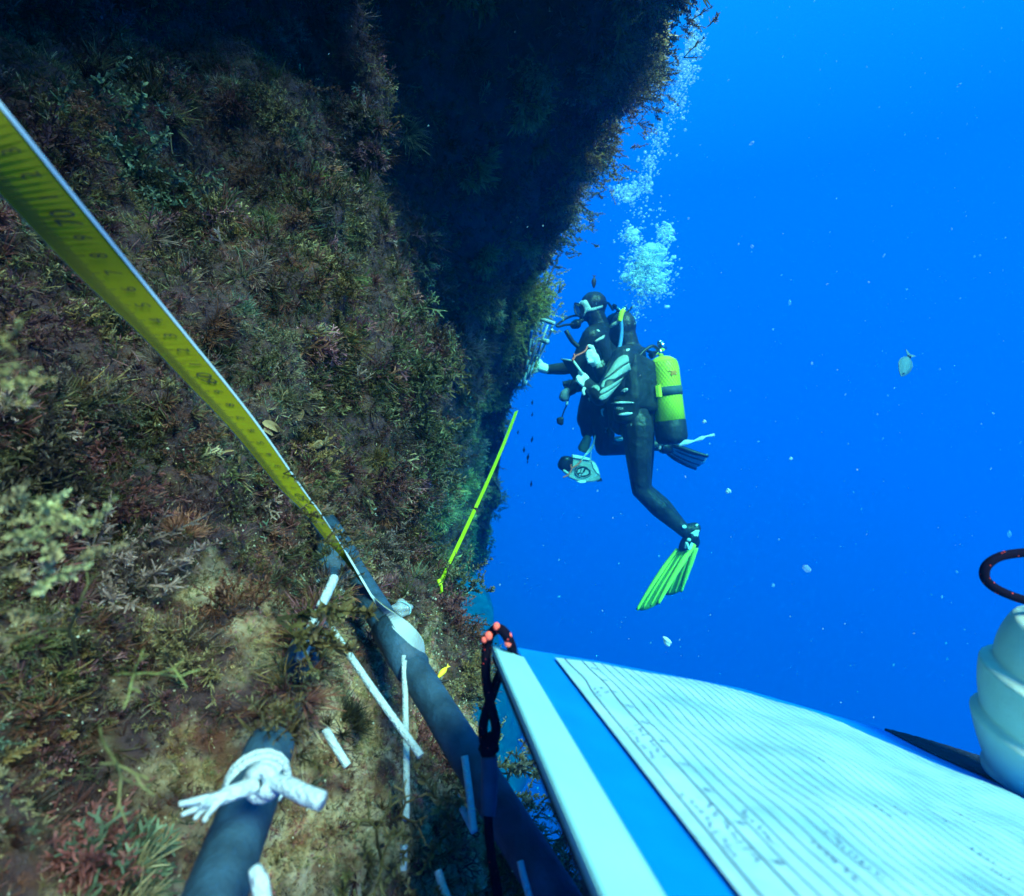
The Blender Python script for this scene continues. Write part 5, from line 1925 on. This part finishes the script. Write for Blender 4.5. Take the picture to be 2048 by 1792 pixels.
# pale grains added as sparkle: bright highlights put into colour among the weed
gi, gp = sample(near_w * np.clip((fpy - 700) / 500, 0.02, 1.0) + base_d * fcr * 2.0, 8000, np.random.default_rng(95))
r_ = np.random.default_rng(96)
oct_v = np.array([(1, 0, 0), (0, 1, 0), (-1, 0, 0), (0, -1, 0), (0, 0, 0.7), (0, 0, -0.7)], dtype=float)
oct_f = np.array([(0, 1, 4), (1, 2, 4), (2, 3, 4), (3, 0, 4), (1, 0, 5), (2, 1, 5), (3, 2, 5), (0, 3, 5)])
sz = r_.uniform(0.00025, 0.00075, len(gi)) * np.clip(dist[gi] / 0.35, 0.5, 2)
hh = r_.uniform(0.0, 0.010, len(gi))
R_ = frames_for(r_.normal(size=(len(gi), 3)), r_)
V = np.einsum('nij,mj->nmi', R_, oct_v) * (sz[:, None, None] * r_.uniform(0.5, 1.6, (len(gi), 1, 3))) + (gp + fn[gi] * hh[:, None])[:, None, :]
F = oct_f[None] + (np.arange(len(gi)) * 6)[:, None, None]
gc = np.where(r_.random((len(gi), 1)) < 0.5, np.array([[0.50, 0.52, 0.42]]), np.array([[0.36, 0.30, 0.16]]))
me = mesh_from_arrays("sparkle_grains", V.reshape(-1, 3), F.reshape(-1, 3), False)
set_color(me, np.repeat(gc, 6, axis=0))
o = link("sparkle_grains", me, M['algae'])
tag(o, "pale grains added as sparkle among the near seaweed", "shell grit", kind="stuff")

# fan seaweeds right of the tape
fans = [(548, 812), (572, 806), (545, 838), (560, 862), (590, 828), (612, 815), (632, 905), (655, 885), (668, 900), (622, 930), (640, 952), (610, 858), (645, 930), (690, 945), (450, 905), (470, 935), (520, 850)]
rr = random.Random(31)
fan_meshes = []
for tv, tf, tt_ in FAN:
    me = mesh_from_arrays("fan_seaweed", tv, tf)
    base_c = np.array([0.30, 0.22, 0.11])
    set_color(me, np.clip(base_c[None] * tt_[:, None], 0, 1))
    me.materials.append(M['algae'])
    fan_meshes.append(me)
for i, (px, py) in enumerate(fans):
    loc, nn_ = on_wall(px, py)
    if loc is None:
        continue
    o = bpy.data.objects.new("fan_seaweed", fan_meshes[i % len(fan_meshes)])
    COL.objects.link(o)
    o.location = loc + nn_ * 0.004
    z_ = (nn_ + rvec(rr) * 0.6 + Vector((0.2, -0.2, -0.1))).normalized()
    o.rotation_mode = 'QUATERNION'
    o.rotation_quaternion = z_.to_track_quat('Z', 'Y') @ Quaternion((0, 0, 1), rr.uniform(0, 6.28))
    s = rr.uniform(0.0065, 0.0115)
    o.scale = (s, s, s)
    if i < 14:
        tag(o, "small pale curled fan seaweed in the cluster right of the yellow tape", "seaweed", "fan seaweeds right of the tape")
    else:
        tag(o, "small pale fan seaweed just left of the yellow tape", "seaweed", "fan seaweeds left of the tape")

# ------------------------------------------------------------------ fish
def fish_mesh(name, mat, height=0.42, thick=0.16, fork=0.3, band=None):
    """fish along +X (head), length 1, with dorsal, anal and forked tail fins"""
    prof = [(0.5, 0.015), (0.44, 0.16), (0.34, 0.30), (0.20, 0.43), (0.05, 0.49), (-0.10, 0.44), (-0.22, 0.30), (-0.30, 0.16), (-0.34, 0.11)]
    bm_ = bmesh.new()
    rings = []
    for x, h in prof:
        ring = []
        for k2 in range(14):
            a = 2 * math.pi * k2 / 14
            ring.append(bm_.verts.new((x, math.cos(a) * h * thick, math.sin(a) * h * height)))
        rings.append(ring)
    for i in range(len(rings) - 1):
        for k2 in range(14):
            bm_.faces.new((rings[i][k2], rings[i][(k2 + 1) % 14], rings[i + 1][(k2 + 1) % 14], rings[i + 1][k2]))
    bm_.faces.new(rings[0])
    bm_.faces.new(list(reversed(rings[-1])))

    def finp(pts, t=0.008):
        a = [bm_.verts.new((x, t, z)) for x, z in pts]
        c = [bm_.verts.new((x, -t, z)) for x, z in pts]
        bm_.faces.new(a)
        bm_.faces.new(list(reversed(c)))
        for i in range(len(a)):
            bm_.faces.new((a[i], c[i], c[(i + 1) % len(a)], a[(i + 1) % len(a)]))
    h = height * 0.5
    finp([(-0.33, 0.04 * h / 0.2), (-0.52, h * 0.85), (-0.47, h * 0.25), (-0.44, 0), (-0.47, -h * 0.25), (-0.52, -h * 0.85), (-0.33, -0.04 * h / 0.2)])
    finp([(0.22, h * 0.78), (0.12, h * 1.04), (-0.06, h * 1.02), (-0.24, h * 0.62), (-0.26, h * 0.40), (0.0, h * 0.85)])
    finp([(0.00, -h * 0.85), (-0.08, -h * 1.00), (-0.24, -h * 0.62), (-0.26, -h * 0.40)])
    bmesh.ops.recalc_face_normals(bm_, faces=bm_.faces[:])
    me_ = bpy.data.meshes.new(name)
    bm_.to_mesh(me_)
    bm_.free()
    me_.materials.append(mat)
    return me_


def place_fish(name, me_, head, tail, label, cat, group=None, roll=0.0):
    L_ = (head - tail)
    o_ = bpy.data.objects.new(name, me_)
    COL.objects.link(o_)
    o_.location = (head + tail) / 2
    x_ = L_.normalized()
    y_ = Vector((0, -1, 0)) + Vector((roll, 0, 0))
    y_ = (y_ - x_ * y_.dot(x_)).normalized()
    z_ = x_.cross(y_)
    o_.rotation_euler = Matrix((x_, y_, z_)).transposed().to_euler()
    o_.scale = (L_.length,) * 3
    return tag(o_, label, cat, group)


fm = fish_mesh("damselfish", M['fish_dark'], 0.36, 0.15)
place_fish("damselfish", fm, U(1187.5, 577, 3.4), U(1188.5, 550, 3.4), "dark forked-tail fish diving head down above the masked diver", "fish", "small dark fish", 0.2)
for (px, py, ln, tl_) in ((1064.5, 805, 10, 1), (1064.5, 829, 9, 2.5), (1036, 864.5, 9, 2), (1064, 879, 12, 3), (1048, 899.5, 12, 0.5), (1056, 914, 14, 2.5), (1055, 924, 7, 1), (1062.5, 968, 12, 1)):
    place_fish("damselfish", fm, U(px - tl_ * 0.5, py + ln / 2, 4.6), U(px + tl_ * 0.5, py - ln / 2, 4.6), "tiny dark fish hanging head down in the string beside the lime tape", "fish", "small dark fish beside the lime tape", 0.3)
sb = thing("seabream", "silvery seabream with a dark tail band, alone in open water head down", "fish", U(1811, 730, 3.0))
me = fish_mesh("seabream", M["fish_silver"], 0.47, 0.14)
o = link("fish_body", me, M['fish_silver'])
hd, tl_ = U(1802, 753, 2.97), U(1821, 706, 3.03)
place_fish("fish_body", me, hd, tl_, None, None)
bpy.data.objects.remove(o)
o = [x for x in bpy.data.objects if x.name.startswith("fish_body")][0]
o.name = "fish_body"
o.parent = sb
o.matrix_parent_inverse = Matrix.Translation(sb.location).inverted()
ax_ = (tl_ - hd).normalized()
bc = hd.lerp(tl_, 0.82)
bm = bmesh.new()
add_tube(bm, [bc - ax_ * 0.006, bc, bc + ax_ * 0.007], [0.0125, 0.0120, 0.0105], 14)
for v in bm.verts:
    v.co.y = bc.y + (v.co.y - bc.y) * 0.55
ob = bm_obj("tail_band", bm, M['fish_dark'], sb)
bm = bmesh.new()
ec = hd.lerp(tl_, 0.10)
bmesh.ops.create_icosphere(bm, subdivisions=2, radius=0.004)
for v in bm.verts:
    v.co = v.co + ec + Vector((0.004, -0.008, 0.002))
bm_obj("eye", bm, M['fish_dark'], sb)
yf = thing("triplefin", "small yellow fish with dark underside resting beside the grey pipe", "fish", U(888, 1345, 0.52))
me = fish_mesh("triplefin_body", M['fish_yellow'], 0.30, 0.22)
place_fish("fish_body", me, U(874, 1357, 0.52), U(898, 1330, 0.53), None, None)
o = [x for x in bpy.data.objects if x.data == me][0]
o.parent = yf
o.matrix_parent_inverse = Matrix.Translation(yf.location).inverted()
tube_obj("dark_fin", [U(868, 1362, 0.515), U(880, 1363, 0.515), U(897, 1361, 0.517)], [0.0008, 0.0018, 0.0008], M['fish_dark'], yf, 8, 10)

# clear jelly blob resting on the rock
jl = thing("jelly_blob", "clear glassy jelly blob on the rock beside the tape's white end", "jelly", U(803, 1215, 0.44))
bm = bmesh.new()
bmesh.ops.create_icosphere(bm, subdivisions=4, radius=1.0)
jc = U(803, 1217, 0.44)
for v in bm.verts:
    k_ = 1 + 0.10 * math.sin(5 * v.co.x + 2) + 0.08 * math.sin(7 * v.co.z)
    v.co = Vector((v.co.x * 0.0082, v.co.y * 0.006, v.co.z * 0.0068)) * k_ + jc
bm_obj("clear_bell", bm, M['jelly'], jl)
tube_obj("rim_highlight", [jc + Vector((0.0078 * math.cos(a), -0.004, 0.0064 * math.sin(a))) for a in np.linspace(-0.6, 1.6, 16)], [0.0001] + [0.0004] * 14 + [0.0001], M['slate_white'], jl, 8, 40)  # short pale arc drawn as a highlight on the clear bell
# ------------------------------------------------------------------ bubbles
ico_v, ico_f = None, None
b2 = bmesh.new()
bmesh.ops.create_icosphere(b2, subdivisions=2, radius=1.0)
ico_v = np.array([list(v.co) for v in b2.verts])
ico_f = np.array([[v.index for v in f.verts] for f in b2.faces])
b2.free()
b2 = bmesh.new()
bmesh.ops.create_icosphere(b2, subdivisions=1, radius=1.0)
ic1_v = np.array([list(v.co) for v in b2.verts])
ic1_f = np.array([[v.index for v in f.verts] for f in b2.faces])
b2.free()


def balls(name, pos, rad, mat, rng, hi=True, squash=(1.0, 1.0, 0.75), jit=0.0):
    bv, bf = (ico_v, ico_f) if hi else (ic1_v, ic1_f)
    sq = np.array(squash)[None, :] * rng.uniform(0.75, 1.25, (len(pos), 3))
    R_ = frames_for(np.array([0, 0, 1.0])[None] + rng.normal(0, 0.5, (len(pos), 3)), rng)
    V = np.einsum('nij,nmj->nmi', R_, bv[None] * (sq * rad[:, None])[:, None, :]) + pos[:, None, :]
    F = bf[None] + (np.arange(len(pos)) * len(bv))[:, None, None]
    me_ = mesh_from_arrays(name, V.reshape(-1, 3), F.reshape(-1, 3))
    return link(name, me_, mat)


PL = [(1300, 535, 40, 34, 520), (1268, 556, 24, 24, 170), (1318, 570, 22, 26, 200), (1292, 505, 26, 18, 150), (1262, 472, 20, 18, 120), (1332, 468, 17, 20, 110),
      (1285, 590, 20, 22, 110), (1272, 622, 14, 22, 50), (1250, 388, 26, 16, 130), (1280, 372, 22, 18, 90), (1300, 330, 18, 22, 70), (1318, 275, 26, 40, 90),
      (1350, 200, 26, 40, 130), (1368, 140, 24, 34, 170), (1388, 85, 20, 26, 150), (1390, 40, 10, 18, 30), (1290, 420, 40, 30, 50)]
r_ = np.random.default_rng(200)
bp, br, big = [], [], []
for cx, cy_, sx_u, sy_u, n in PL:
    for i in range(int(n * 1.6)):
        px, py = r_.normal(cx, sx_u * 0.55), r_.normal(cy_, sy_u * 0.55)
        d = 3.95 + r_.normal(0, 0.10)
        ru = 0.8 + r_.gamma(1.5, 0.75)
        bp.append(list(U(px, py, d)))
        br.append(ru * 3.95 / FU)
        if ru > 3.6 and len(big) < 90:
            big.append((px, py, d, ru))
            bp.pop()
            br.pop()
for cx, cy_, ru in ((1302, 496, 15), (1320, 500, 13), (1290, 515, 12), (1310, 530, 12), (1280, 545, 11), (1322, 555, 11), (1300, 578, 10), (1266, 468, 10), (1338, 462, 9), (1302, 512, 11), (1318, 515, 10), (1286, 512, 10), (1296, 525, 9), (1312, 520, 9), (1278, 530, 8), (1330, 530, 8), (1285, 555, 8), (1305, 580, 8), (1318, 578, 8), (1270, 570, 8), (1256, 474, 7), (1268, 478, 7), (1262, 458, 6.5), (1272, 462, 6), (1275, 480, 5), (1336, 452, 6), (1343, 464, 6), (1340, 476, 5), (1328, 446, 4.5), (1348, 480, 4.5), (1347, 515, 5.5), (1243, 516, 5),
                    (1265, 545, 6), (1290, 548, 7), (1310, 545, 8), (1326, 560, 6), (1300, 565, 7), (1375, 100, 6), (1392, 92, 6), (1398, 105, 5), (1385, 78, 5), (1392, 118, 4), (1320, 195, 3), (1340, 260, 3), (1255, 356, 3), (1268, 354, 3.5)):
    big.append((cx, cy_, 3.95 + r_.normal(0, 0.05), ru))
o = balls("bubble_plume", np.array(bp), np.array(br), M['bubble_soft'], r_, False)
tag(o, "plume of fine air bubbles rising from the divers", "bubbles", kind="stuff")
b2 = bmesh.new()
bmesh.ops.create_icosphere(b2, subdivisions=3, radius=1.0)
bub = []
for k_ in range(5):
    me = bpy.data.meshes.new("air_bubble")
    b2.to_mesh(me)
    co = np.array([list(v.co) for v in me.vertices])
    co *= (1 + 0.16 * fbm(co, 1.6, 2, 0.5, 300 + k_))[:, None]
    co[:, 2] = np.where(co[:, 2] < 0, co[:, 2] * 0.45, co[:, 2] * 0.8)
    me.vertices.foreach_set("co", co.astype(np.float32).ravel())
    me.polygons.foreach_set("use_smooth", [True] * len(me.polygons))
    me.materials.append(M['bubble'])
    bub.append(me)
b2.free()
for i, (px, py, d, ru) in enumerate(big):
    o = bpy.data.objects.new("air_bubble", bub[i % 5])
    COL.objects.link(o)
    o.location = U(px, py, d)
    s = ru * d / FU
    o.scale = (s * r_.uniform(0.85, 1.25), s, s * r_.uniform(0.8, 1.1))
    o.rotation_euler = (r_.normal(0, 0.3), r_.normal(0, 0.4), r_.uniform(0, 6))
    tag(o, "pale air bubble in the plume above the divers", "bubble", "air bubbles in the plume")

# ------------------------------------------------------------------ drifting specks
n = 1100
px, py = r_.uniform(560, 2100, n), r_.uniform(-40, 1850, n)
d = r_.uniform(0.5, 4.5, n) ** 1.0
ru = 0.35 + r_.gamma(1.4, 0.55, n)
ru = np.where(r_.random(n) < 0.08, ru * 2.4, ru * 0.85)
pos = np.array([list(U(a, b_, c)) for a, b_, c in zip(px, py, d)])
keep = []
for p in pos:
    loc, nn_, i_, ds = wall_bvh.ray_cast(Vector((0, 0, 0)), Vector(p).normalized())
    keep.append(loc is None or ds > Vector(p).length)
keep = np.array(keep)
o = balls("drifting_specks", pos[keep], (ru * d / FU)[keep], M['speck'], r_, False, (0.7, 0.8, 1.3))
tag(o, "pale specks drifting in the water", "specks", kind="stuff")


def blob(name, label, cat, px, py, d, rx, rz, rot, mat):
    b3 = bmesh.new()
    bmesh.ops.create_icosphere(b3, subdivisions=3, radius=1.0)
    k2 = d / FU
    for v in b3.verts:
        w_ = 1 + 0.15 * math.sin(4 * v.co.x + 3 * v.co.z)
        v.co = Vector((v.co.x * rx * k2, v.co.y * rx * k2, v.co.z * rz * k2)) * w_
    o_ = bm_obj(name, b3, mat)
    o_.location = U(px, py, d)
    o_.rotation_euler = (0, rot, 0)
    return tag(o_, label, cat)


M['flake'] = see_through("pale_flake", (0.75, 0.9, 0.9), 0.7, 0.7)
blob("drifting_flake", "bright pale flake drifting just above the slate's far edge", "flake", 1334, 1282, 1.4, 6.5, 11, -0.6, M['flake'])
blob("drifting_flake", "round bright speck drifting right of the diver's bent knee", "flake", 1457, 982, 2.0, 5, 5, 0, M['flake'])
blob("drifting_flake", "small bright speck drifting near the yellow tank's boot, right side", "flake", 1409, 843, 2.2, 3.6, 3.6, 0, M['flake'])
blob("drifting_flake", "small bright speck in open water below the silvery seabream", "flake", 1582, 917, 2.2, 3.2, 3.2, 0, M['flake'])
tube_obj("jelly_strand", [U(1358, 891, 3.0), U(1372, 885, 3.0), U(1388, 882, 3.0), U(1402, 877, 3.0), U(1412, 873, 3.0), U(1428, 870, 3.0)], [0.004, 0.016, 0.004, 0.012, 0.0035, 0.009], M['flake'], None, 8, 40)
tag(bpy.data.objects["jelly_strand"], "beaded pale jelly strand drifting beside the yellow tank's boot", "jelly")

# ------------------------------------------------------------------ the water's haze
bm = bmesh.new()
bmesh.ops.create_cube(bm, size=1.0)
for v in bm.verts:
    v.co = Vector((-9 + 19 * (v.co.x + 0.5), -2.5 + 20.5 * (v.co.y + 0.5), -9 + 12.45 * (v.co.z + 0.5)))
haze = bm_obj("haze", bm, None, None, False)
m = bpy.data.materials.new("haze")
m.use_nodes = True
nt = m.node_tree
nt.nodes.remove(nt.nodes["Principled BSDF"])
pv = nt.nodes.new("ShaderNodeVolumePrincipled")
nt.links.new(pv.outputs[0], nt.nodes["Material Output"].inputs["Volume"])
pv.inputs["Density"].default_value = 0.42
pv.inputs["Color"].default_value = (0.0, 0.062, 0.15, 1)
pv.inputs["Absorption Color"].default_value = (0.003, 0.94, 0.985, 1)
pv.inputs["Anisotropy"].default_value = 0.85
haze.data.materials.append(m)
tag(haze, "blue water between the camera and everything in view", "water", kind="stuff")
